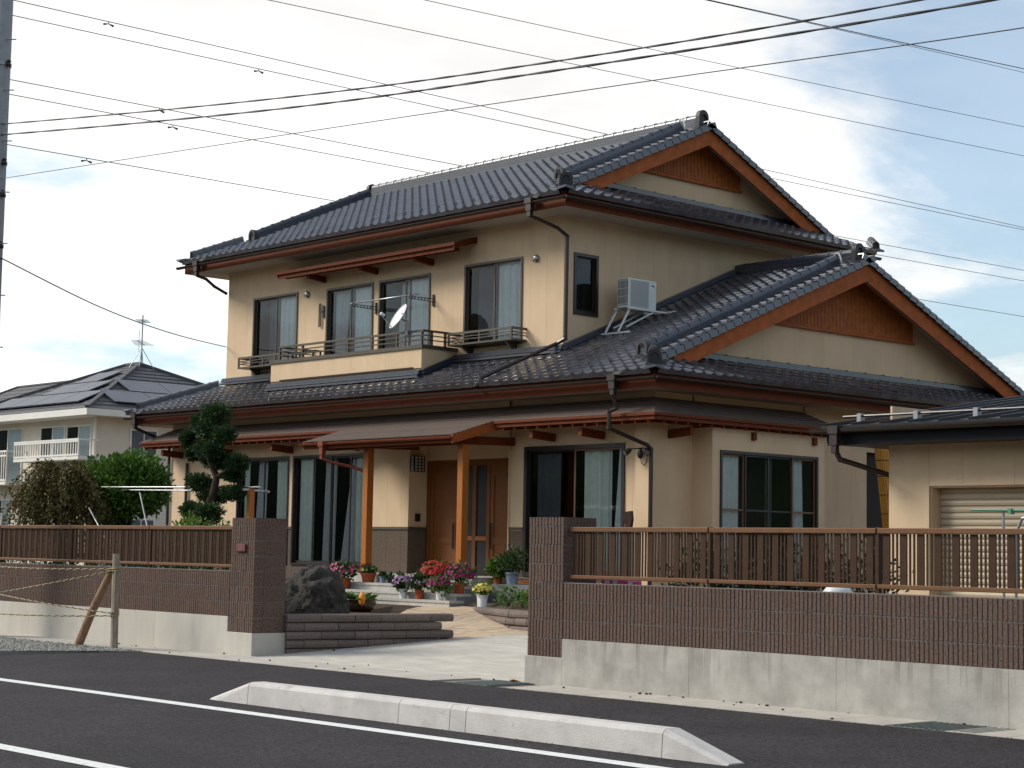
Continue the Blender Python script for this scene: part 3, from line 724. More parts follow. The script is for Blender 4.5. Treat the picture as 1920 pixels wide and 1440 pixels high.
# ---- windows
def window(axis, plane, u0, u1, z0, z1, frame='frame_bronze', panes=2, inset=.05, fw_=.045, curtains=(), room='interior', depth=.8, rail=None, stile=None, screen=(), label=None, z_in=None):
    if axis == 'Y': P = lambda u, d, z: Vector((u, plane + d, z))
    else: P = lambda u, d, z: Vector((plane - d, u, z))
    def bx(m, ua, ub, da, db, za, zb):
        p = [P(ua, da, za), P(ub, db, zb)]
        m.box(min(p[0].x, p[1].x), max(p[0].x, p[1].x), min(p[0].y, p[1].y), max(p[0].y, p[1].y), za, zb)
    m = MB(); a, b = -.025, .075
    bx(m, u0, u0 + fw_, a, b, z0, z1); bx(m, u1 - fw_, u1, a, b, z0, z1)
    bx(m, u0 + fw_, u1 - fw_, a, b, z1 - fw_, z1); bx(m, u0 + fw_, u1 - fw_, a, b, z0, z0 + fw_)
    fr = m.build('window', frame, house, label=label)
    w = (u1 - u0 - 2 * fw_) / panes
    for i in range(panes):
        ua = u0 + fw_ + i * w; ub = ua + w; d = .022 if i % 2 else .048
        s = .032; m = MB()
        bx(m, ua, ua + s, d, d + .022, z0 + fw_, z1 - fw_); bx(m, ub - s, ub, d, d + .022, z0 + fw_, z1 - fw_)
        bx(m, ua + s, ub - s, d, d + .022, z1 - fw_ - s, z1 - fw_); bx(m, ua + s, ub - s, d, d + .022, z0 + fw_, z0 + fw_ + s * 1.6)
        if rail: bx(m, ua + s, ub - s, d, d + .02, rail, rail + .03)
        m.build('sash', (stile[i] if stile and stile[i] else frame), fr)
        if i in screen:
            m = MB(); bx(m, ua + s, ub - s, d - .012, d - .009, z0 + fw_, z1 - fw_)
            m.build('pane', 'glass', fr)
        m = MB(); m.quad(P(ua + s, d + .011, z0 + fw_ + s), P(ub - s, d + .011, z0 + fw_ + s), P(ub - s, d + .011, z1 - fw_ - s), P(ua + s, d + .011, z1 - fw_ - s))
        m.build('pane', 'glass', fr)
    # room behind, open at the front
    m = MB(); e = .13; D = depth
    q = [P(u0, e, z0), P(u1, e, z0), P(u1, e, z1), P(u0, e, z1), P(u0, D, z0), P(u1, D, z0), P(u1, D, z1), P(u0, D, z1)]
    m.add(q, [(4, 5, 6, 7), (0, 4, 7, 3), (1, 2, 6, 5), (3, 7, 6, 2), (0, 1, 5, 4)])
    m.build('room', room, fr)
    for k, (ua, ub, ta, tb, mt, dd, bot) in enumerate(curtains):
        # ua..ub at the bottom, ta..tb at the top; folds run down
        m = MB(); n = max(8, int((tb - ta) / .022)); rows = 5; ph = rnd.uniform(0, 6)
        zt, zb_ = z1 - fw_ - .01, (bot if bot else z0 + fw_ + .02)
        k0 = len(m.v)
        for j in range(rows + 1):
            t = j / rows
            for i in range(n + 1):
                s = i / n
                u = lerp(lerp(ta, tb, s), lerp(ua, ub, s), t)
                f = math.sin(s * (tb - ta) * 62 + ph + .5 * math.sin(s * 9 + ph)) * (.022 + .012 * math.sin(s * 23 + ph))
                m.v.append(P(u, dd + f, lerp(zt, zb_, t)))
        for j in range(rows):
            for i in range(n): m.f.append((k0 + j * (n + 1) + i, k0 + j * (n + 1) + i + 1, k0 + (j + 1) * (n + 1) + i + 1, k0 + (j + 1) * (n + 1) + i))
        m.build('curtain', mt, fr, smooth=True)
    return fr
# upper windows: left sash open to a dark room, right sash with lace curtain
def upper_win(h, drape0, lace='lace'):
    u0, u1, z0, z1 = h; mid = (u0 + u1) / 2
    window('Y', YW2, u0, u1, z0, z1, curtains=[(drape0, mid - .03, drape0, mid - .03, 'drape', .2, None), (mid + .05, u1 - .05, mid + .05, u1 - .05, lace, .12, None)], room='interior', rail=None)
upper_win(HW[0], HW[0][0] + .36)
window('Y', YW2, *HW[1], curtains=[(-17.25, -16.92, -17.25, -16.75, 'drape_light', .18, None), (-16.85, -16.6, -16.8, -16.6, 'drape', .25, None), (-16.48, -15.76, -16.48, -15.76, 'lace', .12, None)])
window('Y', YW2, *HW[2], curtains=[(-15.15, -14.72, -15.0, -14.72, 'drape_light', .2, None), (-14.60, -13.88, -14.60, -13.88, 'lace', .12, None)])
upper_win(HW[3], HW[3][0] + .2)
window('X', XW2, 10.25, 10.90, 5.90, 7.08, frame='frame_dark', panes=1, fw_=.06, curtains=[(10.3, 10.85, 10.3, 10.85, 'drape', .5, None)], room='interior')
# lower garden windows
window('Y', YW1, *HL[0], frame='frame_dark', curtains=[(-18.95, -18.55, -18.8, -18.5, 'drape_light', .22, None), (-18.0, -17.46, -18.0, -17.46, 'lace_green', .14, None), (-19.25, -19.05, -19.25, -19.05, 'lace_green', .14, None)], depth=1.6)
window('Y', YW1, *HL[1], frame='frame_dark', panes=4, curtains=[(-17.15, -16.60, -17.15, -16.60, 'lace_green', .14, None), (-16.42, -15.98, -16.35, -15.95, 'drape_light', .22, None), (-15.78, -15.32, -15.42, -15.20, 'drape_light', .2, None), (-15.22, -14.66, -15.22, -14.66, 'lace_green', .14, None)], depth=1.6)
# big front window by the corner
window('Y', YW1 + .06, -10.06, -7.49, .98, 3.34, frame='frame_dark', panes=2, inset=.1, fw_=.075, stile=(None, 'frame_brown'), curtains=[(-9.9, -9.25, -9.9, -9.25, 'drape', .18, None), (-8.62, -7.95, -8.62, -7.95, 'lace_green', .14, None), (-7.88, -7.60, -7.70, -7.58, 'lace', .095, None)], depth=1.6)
# bay window on the side
window('X', BX, 10.33, 13.02, .75, 3.24, frame='frame_dark', panes=4, fw_=.05, stile=('frame_brown', None, None, 'frame_brown'), curtains=[(10.4, 10.95, 10.4, 10.95, 'lace', .14, None), (11.75, 11.95, 11.75, 11.95, 'drape', .18, None), (12.45, 12.80, 12.45, 12.72, 'lace', .14, None)], depth=1.2, rail=2.2)

# ---- soffits, fascias
def soffit(z, xo0, xo1, yo0, yo1, xi0, xi1, yi0, yi1, parent):
    o = [(xo0, yo0), (xo1, yo0), (xo1, yo1), (xo0, yo1)]; i = [(xi0, yi0), (xi1, yi0), (xi1, yi1), (xi0, yi1)]
    m = MB()
    for k in range(4):
        a, b = o[k], o[(k + 1) % 4]; c, d = i[(k + 1) % 4], i[k]
        m.quad((*a, z), (*b, z), (*c, z + .02), (*d, z + .02))
    m.build('soffit', 'soffit', parent)
# ---- tiled roofs
TW, TE, TL = .265, .235, .285
PROF = [(0, .030), (.022, .043), (.050, .043), (.075, .028), (.105, .008), (.150, 0.0), (.200, .003), (.240, .014), (.265, .027)]
def tile_mesh(drop, name='tile'):
    m = MB(); n = len(PROF)
    lo = [(u, 0, .040 + h) for u, h in PROF]; hi = [(u, TL, .002 + h * .92) for u, h in PROF]
    dr = [(u, -.002, .040 + h - (drop if drop < .05 else max(.03, drop + (h - .02) * .9))) for u, h in PROF]
    m.add(lo + hi + dr, [(i, i + 1, n + i + 1, n + i) for i in range(n - 1)] + [(2 * n + i, 2 * n + i + 1, i + 1, i) for i in range(n - 1)] + [(n - 1, 2 * n + n - 1, 2 * n - 1)])
    return m
T_STD, T_EAVE = tile_mesh(.032), tile_mesh(.095)
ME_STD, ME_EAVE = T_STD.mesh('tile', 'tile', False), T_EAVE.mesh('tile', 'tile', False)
TILES = []        # (matrix, eave?, parent key)
def field(origin, ax, upv, ncol, nrow, keep, key, c0=0):
    ax, upv = Vector(ax).normalized(), Vector(upv).normalized(); nr = ax.cross(upv)
    for r in range(nrow):
        for c in range(c0, ncol):
            p = Vector(origin) + ax * (c * TW) + upv * (r * TE)
            q = p + ax * TW / 2 + upv * TE / 2
            if not keep(q): continue
            j = rnd.uniform(-.0025, .0025)
            mw = Matrix((ax, upv, nr)).transposed().to_4x4()
            mw.translation = p + nr * (j + .002)
            TILES.append((mw @ Matrix.Rotation(rnd.uniform(-.006, .006), 4, 'X'), r == 0, key))
def arch(w, h, n=10):
    return [(-w / 2, 0)] + [(-w / 2 * math.cos(math.pi * i / n), h - w / 2 + w / 2 * math.sin(math.pi * i / n)) for i in range(n + 1)] + [(w / 2, 0)]
def oni(pos, facing, w, h, parent, t=.07):
    w, h = w * .92, h * .88
    f = Vector((facing[0], facing[1], 0)).normalized(); s = Vector((-f.y, f.x, 0)); pos = Vector(pos)
    P = lambda a, z, d: pos + s * a + Vector((0, 0, z)) + f * d
    m = MB().prism([P(a, z, 0) for a, z in arch(w, h)][::-1], f * t)
    inner = arch(w * .62, h * .78)
    outer = arch(w, h)
    k = len(outer)
    m2 = MB(); A = [P(a, z, t) for a, z in outer]; Bq = [P(a, z, t + .03) for a, z in outer]; Cq = [P(a, z, t + .03) for a, z in inner]; D = [P(a, z, t - .001) for a, z in inner]
    m2.add(A + Bq + Cq + D, [(i, i + 1, k + i + 1, k + i) for i in range(k - 1)] + [(k + i, k + i + 1, 2 * k + i + 1, 2 * k + i) for i in range(k - 1)] + [(2 * k + i, 2 * k + i + 1, 3 * k + i + 1, 3 * k + i) for i in range(k - 1)])
    m.build('end_tile', 'oni', parent, smooth=False); m2.build('end_tile_rim', 'oni', parent)
def ridge(p, q, parent, w=.20, h=.22, layers=4, capr=.075, seg=.30, tip=True):
    p, q = Vector(p), Vector(q); d = (q - p).normalized(); L = (q - p).length
    side = d.cross(Vector((0, 0, 1))).normalized(); upn = side.cross(d).normalized()
    lh = h / layers
    for i in range(layers):
        ww = w * (1.18 if i == 0 else 1.0 - .06 * i)
        c = upn * (lh * (i + .5))
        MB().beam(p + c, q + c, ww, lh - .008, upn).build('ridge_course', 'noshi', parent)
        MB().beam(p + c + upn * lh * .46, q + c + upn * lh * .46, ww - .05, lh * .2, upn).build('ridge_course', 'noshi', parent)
    n = max(1, round(L / seg)); st = L / n
    for i in range(n):
        a = p + d * (i * st) + upn * (h - .01); b = p + d * ((i + 1) * st - .006) + upn * (h - .01)
        m = MB(); ks = 8
        ring = lambda o, r: [o + side * (r * math.cos(math.pi * j / ks)) + upn * (r * math.sin(math.pi * j / ks)) for j in range(ks + 1)]
        rows = [ring(a, capr), ring(a + d * (st - .055), capr), ring(a + d * (st - .05), capr + .012), ring(b, capr + .012)]
        k = len(m.v); fs = []
        for x in range(3): fs += [(x * (ks + 1) + j, x * (ks + 1) + j + 1, (x + 1) * (ks + 1) + j + 1, (x + 1) * (ks + 1) + j) for j in range(ks)]
        fs += [tuple(range(ks, -1, -1)), tuple(range(3 * (ks + 1), 4 * (ks + 1)))]
        m.add([v for r_ in rows for v in r_], fs)
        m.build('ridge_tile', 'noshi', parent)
def hafu(xv, x_in, eY, plane, rY, yb, parent, depth, y0, y1, out=1):
    """bargeboards, verge tiles and verge soffit of one gable at x = xv"""
    for s, (ya, yr) in ((1, (y0, rY)), (-1, (y1, rY))):
        zt = lambda y: plane(y if s > 0 else 2 * rY - y)
        xa, xb = xv - out * .075, xv - out * .03
        m = MB(); P = [(ya, zt(ya) - .06), (yr, zt(yr) - .06), (yr, zt(yr) - .06 - depth), (ya, zt(ya) - .06 - depth * .86)]
        m.prism([(xa, y, z) for y, z in P], (xb - xa, 0, 0)); m.build('bargeboard', 'barge_wood', parent)
        m = MB(); m.quad((xa, ya, zt(ya) - .10), (xa, yr, zt(yr) - .10), (x_in, yr, zt(yr) - .10), (x_in, ya, zt(ya) - .10)); m.build('verge_soffit', 'soffit', parent)
        # verge tiles
        n = int(abs(yr - ya) * math.hypot(1, (zt(yr) - zt(ya)) / (yr - ya)) / TE) + 1
        d = Vector((0, yr - ya, zt(yr) - zt(ya))).normalized(); nrm = Vector((0, -d.z, d.y)) if s > 0 else Vector((0, d.z, -d.y))
        if nrm.z < 0: nrm = -nrm
        for i in range(n):
            p0 = Vector((xv, ya, zt(ya))) + d * (i * TE); p1 = p0 + d * (TE + .02)
            lo, hi = nrm * .062, nrm * .040
            sec = lambda p, o: [p + Vector((-out * .10, 0, 0)) + o, p + Vector((out * .035, 0, 0)) + o - nrm * .004, p + Vector((out * .045, 0, 0)) + o - nrm * .02, p + Vector((out * .045, 0, 0)) + o - nrm * .125, p + Vector((out * .025, 0, 0)) + o - nrm * .125, p + Vector((out * .02, 0, 0)) + o - nrm * .03, p + Vector((-out * .10, 0, 0)) + o - nrm * .03]
            a, b = sec(p0, lo), sec(p1, hi); k = len(a)
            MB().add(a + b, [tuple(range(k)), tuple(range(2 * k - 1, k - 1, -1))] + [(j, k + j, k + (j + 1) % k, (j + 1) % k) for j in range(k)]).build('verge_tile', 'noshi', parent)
def gable(xw, plane, rY, z0, ylat0, ylat1, zlat, parent, pz):
    """gable wall at x = xw, facing +X: siding below, vertical lattice in the peak"""
    wall('X', xw, 2 * rY - pz[1] if False else pz[0], pz[1], z0, plane(rY), top=lambda y: plane(y if y < rY else 2 * rY - y) - .10, pitch=.9, start=pz[0] + .5)
    lat = MB(); x = xw + .02
    n = int((ylat1 - ylat0) / .042)
    for i in range(n):
        y = ylat0 + (i + .5) * (ylat1 - ylat0) / n
        zt = plane(y if y < rY else 2 * rY - y) - .10
        if zt - zlat < .02: continue
        lat.box(x + .02, x + .045, y - .012, y + .012, zlat, zt)
    back = MB().prism([(x, ylat0, zlat), (x, rY, plane(rY) - .11), (x, ylat1, zlat)], (.012, 0, 0))
    pn = back.build('gable_panel', 'lattice_wood', parent); lat.build('lattice', 'lattice_wood', parent, kind='stuff')
    MB().beam((x + .03, ylat0 - .05, zlat - .02), (x + .03, ylat1 + .05, zlat - .02), .05, .045).build('lattice_sill', 'barge_wood', parent)

# upper roof
UVR, ULV, UGW = -9.75, -20.85, -10.28
def deck(eY, eZ, sl_, xl, xr, rY, vl, vr, gl, gr, name, top=None):
    o = -.03; yb = 2 * rY - eY
    def fz(y): return eZ + sl_ * (min(y, 2 * rY - y) - eY) + o
    m = MB()
    F = [(xl, eY), (xr, eY), (vr, eY + xr - vr), (vr, rY), (vl, rY), (vl, eY + vl - xl)]
    m.quad(*[(x, y, fz(y)) for x, y in F]); m.quad(*[(x, 2 * rY - y, fz(y)) for x, y in F[::-1]])
    m.quad((xr, eY, eZ + o), (xr, yb, eZ + o), (gr, yb - (xr - gr), eZ + sl_ * (xr - gr) + o), (gr, eY + (xr - gr), eZ + sl_ * (xr - gr) + o))
    m.quad((xl, yb, eZ + o), (xl, eY, eZ + o), (gl, eY + (gl - xl), eZ + sl_ * (gl - xl) + o), (gl, yb - (gl - xl), eZ + sl_ * (gl - xl) + o))
    return m.build(name, 'deck', house)
upper_roof = deck(UE_Y, UE_Z, USL, ULX, URX, URIDGE_Y, ULV, UVR, ULV + .5, UGW, 'roof')
cs = 1 / math.hypot(1, USL)
nU = int((URIDGE_Y - UE_Y) / cs / TE)
ncU = int((UVR - ULX) / TW) + 1
x_start = UVR - ncU * TW
field((x_start, UE_Y - .03, UE_Z - .03 * USL), (1, 0, 0), (0, cs, USL * cs), ncU + 4, nU,
      lambda q: (q.x - ULX > (q.y - UE_Y) - .05 if q.x < ULV else True) and (q.x < UVR - .0 or URX - q.x > (q.y - UE_Y) - .05) and q.x > ULX and q.x < URX + .05 and (q.x > ULV or True), 'U')
field((URX + .03, UE_Y + .05, UE_Z - .03 * USL), (0, 1, 0), (-cs, 0, USL * cs), int((UE_B - UE_Y) / TW), 7,
      lambda q: (q.y - UE_Y) > (URX - q.x) - .06 and (UE_B - q.y) > (URX - q.x) - .06 and q.x > UGW, 'U')
zr = uz(URIDGE_Y)
ridge((ULV + .02, URIDGE_Y, zr - .06), (UVR - .28, URIDGE_Y, zr - .06), upper_roof, w=.24, h=.26, layers=5, capr=.085)
oni((UVR - .28, URIDGE_Y, zr - .06), (1, 0), .32, .47, upper_roof)
oni((ULV - .0, URIDGE_Y, zr - .06), (-1, 0), .30, .42, upper_roof)
def on_u(x, y, dz_=0): return (x, y, uz(y) + dz_)
for xr_, x_end in ((UVR - .52, None), (ULV + .30, None)):
    ridge(on_u(xr_, URIDGE_Y - .32, .02), on_u(xr_, UE_Y + 1.02, .02), upper_roof, w=.22, h=.17, layers=3, capr=.072)
    oni(on_u(xr_, UE_Y + 1.04, -.03), (0, -1), .27, .36, upper_roof)
# plaster ends at the top of the descending ridges
for xr_ in (UVR - .52,): MB().tube([on_u(xr_ + .11 * math.cos(t), URIDGE_Y - .31, .02 + .02 + .26 * math.sin(t)) for t in [i * math.pi / 8 for i in range(9)]], .018, 6).build('plaster_band', 'plaster', upper_roof)
# corner hips
def hip(xc, yc, z0, sl_, sx, L, parent, w=.2, h=.15, onisz=(.27, .36), lay=3):
    d = Vector((sx, 1, sl_)); a = Vector((xc, yc, z0)) + d * .22; b = Vector((xc, yc, z0)) + d * L
    ridge(b + V(0, 0, .02), a + V(0, 0, .02), parent, w=w, h=h, layers=lay, capr=.07, seg=.24)
    oni(a + V(0, 0, -.02), (-sx, -1), onisz[0], onisz[1], parent)
    # drip tile at the very corner
    MB().prism([Vector((xc, yc, z0)) + Vector((-sx, -1, 0)).normalized() * e + Vector((sx * s_ * .1, -s_ * .1, zz)) for e, s_, zz in ((.02, -1, .02), (.12, 0, .05), (.02, 1, .02), (-.15, 1, .06), (-.15, -1, .06))], (0, 0, .04)).build('corner_tile', 'noshi', parent)
hip(URX, UE_Y, UE_Z, USL, -1, .80, upper_roof)
hip(ULX, UE_Y, UE_Z, USL, 1, 1.05, upper_roof, w=.16, h=.12, onisz=(.16, .24), lay=2)
hip(URX, UE_B, UE_Z, USL, -1, .8, upper_roof, w=.16, h=.12, onisz=(.16, .24), lay=2)
for v in (): pass
hafu(UVR, UGW, UE_Y, uz, URIDGE_Y, UE_B, upper_roof, .34, UE_Y + .72, UE_B - .72)
gable(UGW, uz, URIDGE_Y, UE_Z + .35, 12.42, 15.38, 9.05, upper_roof, (UE_Y + 1.0, UE_B - 1.0))
ridge((UGW + .10, UE_Y + 1.25, UE_Z + USL * (URX - UGW) - .04), (UGW + .10, UE_B - 1.25, UE_Z + USL * (URX - UGW) - .04), upper_roof, w=.18, h=.10, layers=2, capr=.035, seg=.6)
soffit(7.745, ULX + .12, URX - .06, UE_Y + .06, UE_B - .06, XL2, XW2, YW2, YB2, upper_roof)
def fascia(z0, z1, x0, x1, y0, y1, parent, t=.03):
    for a, b, c, d in ((x0, x1, y0, y0 + t), (x0, x1, y1 - t, y1)): B(a, b, c, d, z0, z1).build('fascia', 'red_wood', parent)
    for a, b, c, d in ((x1 - t, x1, y0 + t + .002, y1 - t - .002), (x0, x0 + t, y0 + t + .002, y1 - t - .002)): B(a, b, c, d, z0, z1).build('fascia', 'red_wood', parent)
fascia(7.735, 8.003, ULX + .10, URX - .04, UE_Y + .04, UE_B - .04, upper_roof)

# lower roof
LVR, LGW = -6.62, -7.20
def ldeck():
    o = -.03; m = MB()
    F = [(LLX, LE_Y), (LRX, LE_Y), (LVR, LE_Y + LRX - LVR), (LVR, LRIDGE_Y), (XW2 - .1, LRIDGE_Y), (XW2 - .1, YW2 + .1), (XL2 + .1, YW2 + .1), (XL2, LE_Y + XL2 - LLX)]
    m.quad(*[(x, y, lz(y) + o) for x, y in F])
    Bk = [(LRX, LE_B), (LVR, LE_B - (LRX - LVR)), (LVR, LRIDGE_Y), (XW2 - .1, LRIDGE_Y), (XW2 - .1, LE_B)]
    m.quad(*[(x, y, lz(2 * LRIDGE_Y - y) + o) for x, y in Bk])
    m.quad((LRX, LE_Y, LE_Z + o), (LRX, LE_B, LE_Z + o), (LGW, LE_B - (LRX - LGW), LE_Z + LSL * (LRX - LGW) + o), (LGW, LE_Y + (LRX - LGW), LE_Z + LSL * (LRX - LGW) + o))
    k = XL2 - LLX
    m.quad((LLX, LE_B, LE_Z + o), (LLX, LE_Y, LE_Z + o), (XL2, LE_Y + k, LE_Z + LSL * k + o), (XL2, LE_B - k, LE_Z + LSL * k + o))
    return m.build('roof', 'deck', house)
lower_roof = ldeck()
cl = 1 / math.hypot(1, LSL)
nL = int((LRIDGE_Y - LE_Y) / cl / TE)
ncL = int((LVR - LLX) / TW) + 1
x_start = LVR - ncL * TW
BAL = (-18.10, -12.98, 9.10)      # balcony left, right, front
field((x_start, LE_Y - .03, LE_Z - .03 * LSL), (1, 0, 0), (0, cl, LSL * cl), ncL + 4, nL,
      lambda q: q.x - LLX > (q.y - LE_Y) - .05 and (q.x < LVR or LRX - q.x > (q.y - LE_Y) - .05) and q.x < LRX + .05 and not (q.x < XW2 - .08 and q.y > YW2 - .05) and not (BAL[0] + .1 < q.x < BAL[1] - .1 and q.y > BAL[2] - .05), 'L')
field((LRX + .03, LE_Y + .05, LE_Z - .03 * LSL), (0, 1, 0), (-cl, 0, LSL * cl), int((LE_B - LE_Y) / TW), 7,
      lambda q: (q.y - LE_Y) > (LRX - q.x) - .06 and (LE_B - q.y) > (LRX - q.x) - .06 and q.x > LGW, 'L')
lr = lz(LRIDGE_Y)
ridge((XW2 - .02, LRIDGE_Y, lr - .06), (LVR - .28, LRIDGE_Y, lr - .06), lower_roof, w=.22, h=.23, layers=4, capr=.08)
oni((LVR - .28, LRIDGE_Y, lr - .06), (1, 0), .33, .46, lower_roof)
def on_l(x, y, d=0): return (x, y, lz(y) + d)
ridge(on_l(LVR - .50, LRIDGE_Y - .32, .02), on_l(LVR - .50, LE_Y + .92, .02), lower_roof, w=.22, h=.15, layers=3, capr=.078)
oni(on_l(LVR - .50, LE_Y + .94, -.03), (0, -1), .28, .36, lower_roof)
MB().tube([on_l(LVR - .50 + .11 * math.cos(t), LRIDGE_Y - .31, .03 + .24 * math.sin(t)) for t in [i * math.pi / 8 for i in range(9)]], .018, 6).build('plaster_band', 'plaster', lower_roof)
hip(LRX, LE_Y, LE_Z, LSL, -1, .78, lower_roof)
hip(LLX, LE_Y, LE_Z, LSL, 1, 1.52, lower_roof, w=.16, h=.11, onisz=(.17, .22), lay=2)
hafu(LVR, LGW, LE_Y, lz, LRIDGE_Y, LE_B, lower_roof, .36, LE_Y + .68, LE_B - .68)
gable(LGW, lz, LRIDGE_Y, LE_Z + .35, 12.75, 17.15, 5.78, lower_roof, (LE_Y + 1.0, LE_B - 1.0))
ridge((LGW + .10, LE_Y + 1.3, LE_Z + LSL * (LRX - LGW) - .04), (LGW + .10, LE_B - 1.3, LE_Z + LSL * (LRX - LGW) - .04), lower_roof, w=.18, h=.10, layers=2, capr=.035, seg=.6)
# flashing courses where the lower roof meets the upper walls
for a, b in ((on_l(XL2, YW2 - .07, .03), on_l(BAL[0], YW2 - .07, .03)), (on_l(BAL[1], YW2 - .07, .03), on_l(XW2 + .10, YW2 - .07, .03)), (on_l(XW2 + .07, YW2 - .1, .03), on_l(XW2 + .07, LRIDGE_Y - .2, .03)),
             (on_l(BAL[0], BAL[2] - .05, .03), on_l(BAL[1] + .05, BAL[2] - .05, .03)), (on_l(BAL[1] + .06, BAL[2] - .05, .03), on_l(BAL[1] + .06, YW2 - .05, .03))):
    for k, (ww, hh) in enumerate(((.20, .05), (.15, .11), (.10, .16))):
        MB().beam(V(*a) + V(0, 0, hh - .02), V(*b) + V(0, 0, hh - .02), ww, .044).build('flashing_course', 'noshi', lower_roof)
soffit(4.185, LLX + .12, LRX - .06, LE_Y + .07, LE_B - .06, XL1, XW1, YW1, YB1, lower_roof)
fascia(4.175, 4.458, LLX + .10, LRX - .04, LE_Y + .06, LE_B - .04, lower_roof)
# snow guards: little hoops on the second course, every other tile
sg = {'U': MB(), 'L': MB()}
def hoop(m, p, ax, upv, nr):
    pts = [p + ax * (.045 * math.cos(t)) + nr * (.03 + .075 * math.sin(t)) + upv * .03 for t in [i * math.pi / 6 for i in range(7)]]
    m.tube(pts, .011, 5)
for key, ox, oy, oz, s_, c_, n, e in (('U', ULX, UE_Y, UE_Z, USL, cs, 46, UVR), ('L', LLX, LE_Y, LE_Z, LSL, cl, 60, LVR)):
    ax, uv = V(1, 0, 0), V(0, c_, s_ * c_); nr = ax.cross(uv)
    for rr in (1, 2):
        for c in range(0, n, 2):
            x = e - (c + .35) * TW - (.0 if rr == 1 else TW)
            if x < ox + 1.0: continue
            if key == 'L' and x > -7.5: continue
            hoop(sg[key], V(x, oy, oz) + uv * (TE * (rr + .35)), ax, uv, nr)
sg['U'].build('snow_guards', 'noshi', upper_roof, kind='stuff'); sg['L'].build('snow_guards', 'noshi', lower_roof, kind='stuff')
# the 300 tiles that show largest are single objects, the rest one mass for each roof
PAR = {'U': upper_roof, 'L': lower_roof}
def seen_size(t):
    p = t[0].translation; v = CAM - p; n = t[0].to_3x3().col[2]
    return (abs(n.dot(v.normalized())) + .15) / v.length_squared
TILES.sort(key=seen_size, reverse=True)
rest = {'U': MB(), 'L': MB()}
for i, (mw, ev, key) in enumerate(TILES):
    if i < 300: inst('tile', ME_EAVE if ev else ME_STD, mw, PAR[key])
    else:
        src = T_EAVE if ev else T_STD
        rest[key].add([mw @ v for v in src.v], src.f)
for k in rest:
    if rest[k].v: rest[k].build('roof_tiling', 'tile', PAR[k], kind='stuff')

# ---- gutters and downpipes
def gutter(pts, parent, r=.055, m='gutter'):
    for a, b in zip(pts[:-1], pts[1:]):
        a, b = Vector(a), Vector(b); d = (b - a).normalized(); sd_ = d.cross(Vector((0, 0, 1))).normalized(); n = 8
        mb = MB(); rings = []
        for o in (a, b):
            for rad in (r, r - .008):
                rings.append([o + sd_ * (rad * math.cos(math.pi + math.pi * j / n)) + Vector((0, 0, rad * math.sin(math.pi + math.pi * j / n))) for j in range(n + 1)])
        k = n + 1
        vs_ = rings[0] + rings[1] + rings[2] + rings[3]
        fs = [(j, j + 1, 2 * k + j + 1, 2 * k + j) for j in range(n)] + [(k + j + 1, k + j, 3 * k + j, 3 * k + j + 1) for j in range(n)] + [(0, 2 * k, 3 * k, k), (n, k + n, 3 * k + n, 2 * k + n)]
        fs += [tuple(range(k)), tuple(range(3 * k - 1, 2 * k - 1, -1))]
        mb.add(vs_, fs).build('gutter', m, parent)
gutter([(ULX - .02, UE_Y - .08, 7.885), (URX + .06, UE_Y - .08, 7.885), (URX + .06, UE_B, 7.885)], upper_roof)
gutter([(LLX - .02, LE_Y - .05, 4.345), (LRX + .06, LE_Y - .05, 4.345), (LRX + .06, LE_B, 4.345)], lower_roof)
def pipe(pts, m='gutter', r=.036, n=8, parent=house, sq=None):
    for a, b in zip(pts[:-1], pts[1:]):
        if sq: MB().beam(a, b, sq, sq).build('downpipe', m, parent)
        else: MB().tube([a, b], r, n).build('downpipe', m, parent)
        MB().blob(b, r * 1.25, r * 1.25, r * 1.25, 1, 0).build('pipe_elbow', m, parent)
def hopper(x, y, z, m='gutter', parent=house, w=.09):
    m_ = MB(); m_.prism([(x - w, y - w * .8, z), (x + w, y - w * .8, z), (x + w, y + w * .8, z), (x - w, y + w * .8, z)], (0, 0, -.10))
    m_.prism([(x - w * .75, y - w * .6, z - .10), (x + w * .75, y - w * .6, z - .10), (x + w * .75, y + w * .6, z - .10), (x - w * .75, y + w * .6, z - .10)], (0, 0, -.14))
    m_.prism([(x - w * .5, y - w * .45, z - .24), (x + w * .5, y - w * .45, z - .24), (x + w * .5, y + w * .45, z - .24), (x - w * .5, y + w * .45, z - .24)], (0, 0, -.10))
    m_.build('rain_hopper', m, parent)
hopper(-9.93, UE_Y - .09, 7.95)
pipe([(-9.93, UE_Y - .09, 7.62), (-9.90, UE_Y + .1, 7.58), (-9.82, YW2 - .28, 7.46), (-9.78, YW2 - .06, 7.33), (-9.80, YW2 - .05, 5.40), (-9.98, YW2 - .09, 5.32), (-10.42, LE_Y + .06, lz(LE_Y + .06) + .10), (-10.42, LE_Y - .05, 4.42)])
hopper(-21.20, UE_Y - .09, 7.95)
pipe([(-21.20, UE_Y - .09, 7.62), (-21.17, UE_Y + .15, 7.56), (-21.20, YW2 - .4, 7.42), (-21.24, YW2 - .05, 7.30)])
hopper(-6.90, LE_Y - .06, 4.42)
pipe([(-6.90, LE_Y - .06, 4.1), (-6.90, LE_Y + .02, 3.86), (-7.0, 8.30, 3.80), (-7.0, 8.30, 3.52), (-6.72, 8.95, 3.26), (-6.70, 9.02, 3.20), (-6.70, 9.02, .6)])
hopper(-22.30, LE_Y - .06, 4.42)
pipe([(-22.30, LE_Y - .06, 4.1), (-22.25, 8.6, 3.98), (-22.10, 9.1, 3.8), (-22.10, 9.12, .6)])
pipe([(-21.32, YW1 - .05, 3.3), (-21.32, YW1 - .05, .6)])
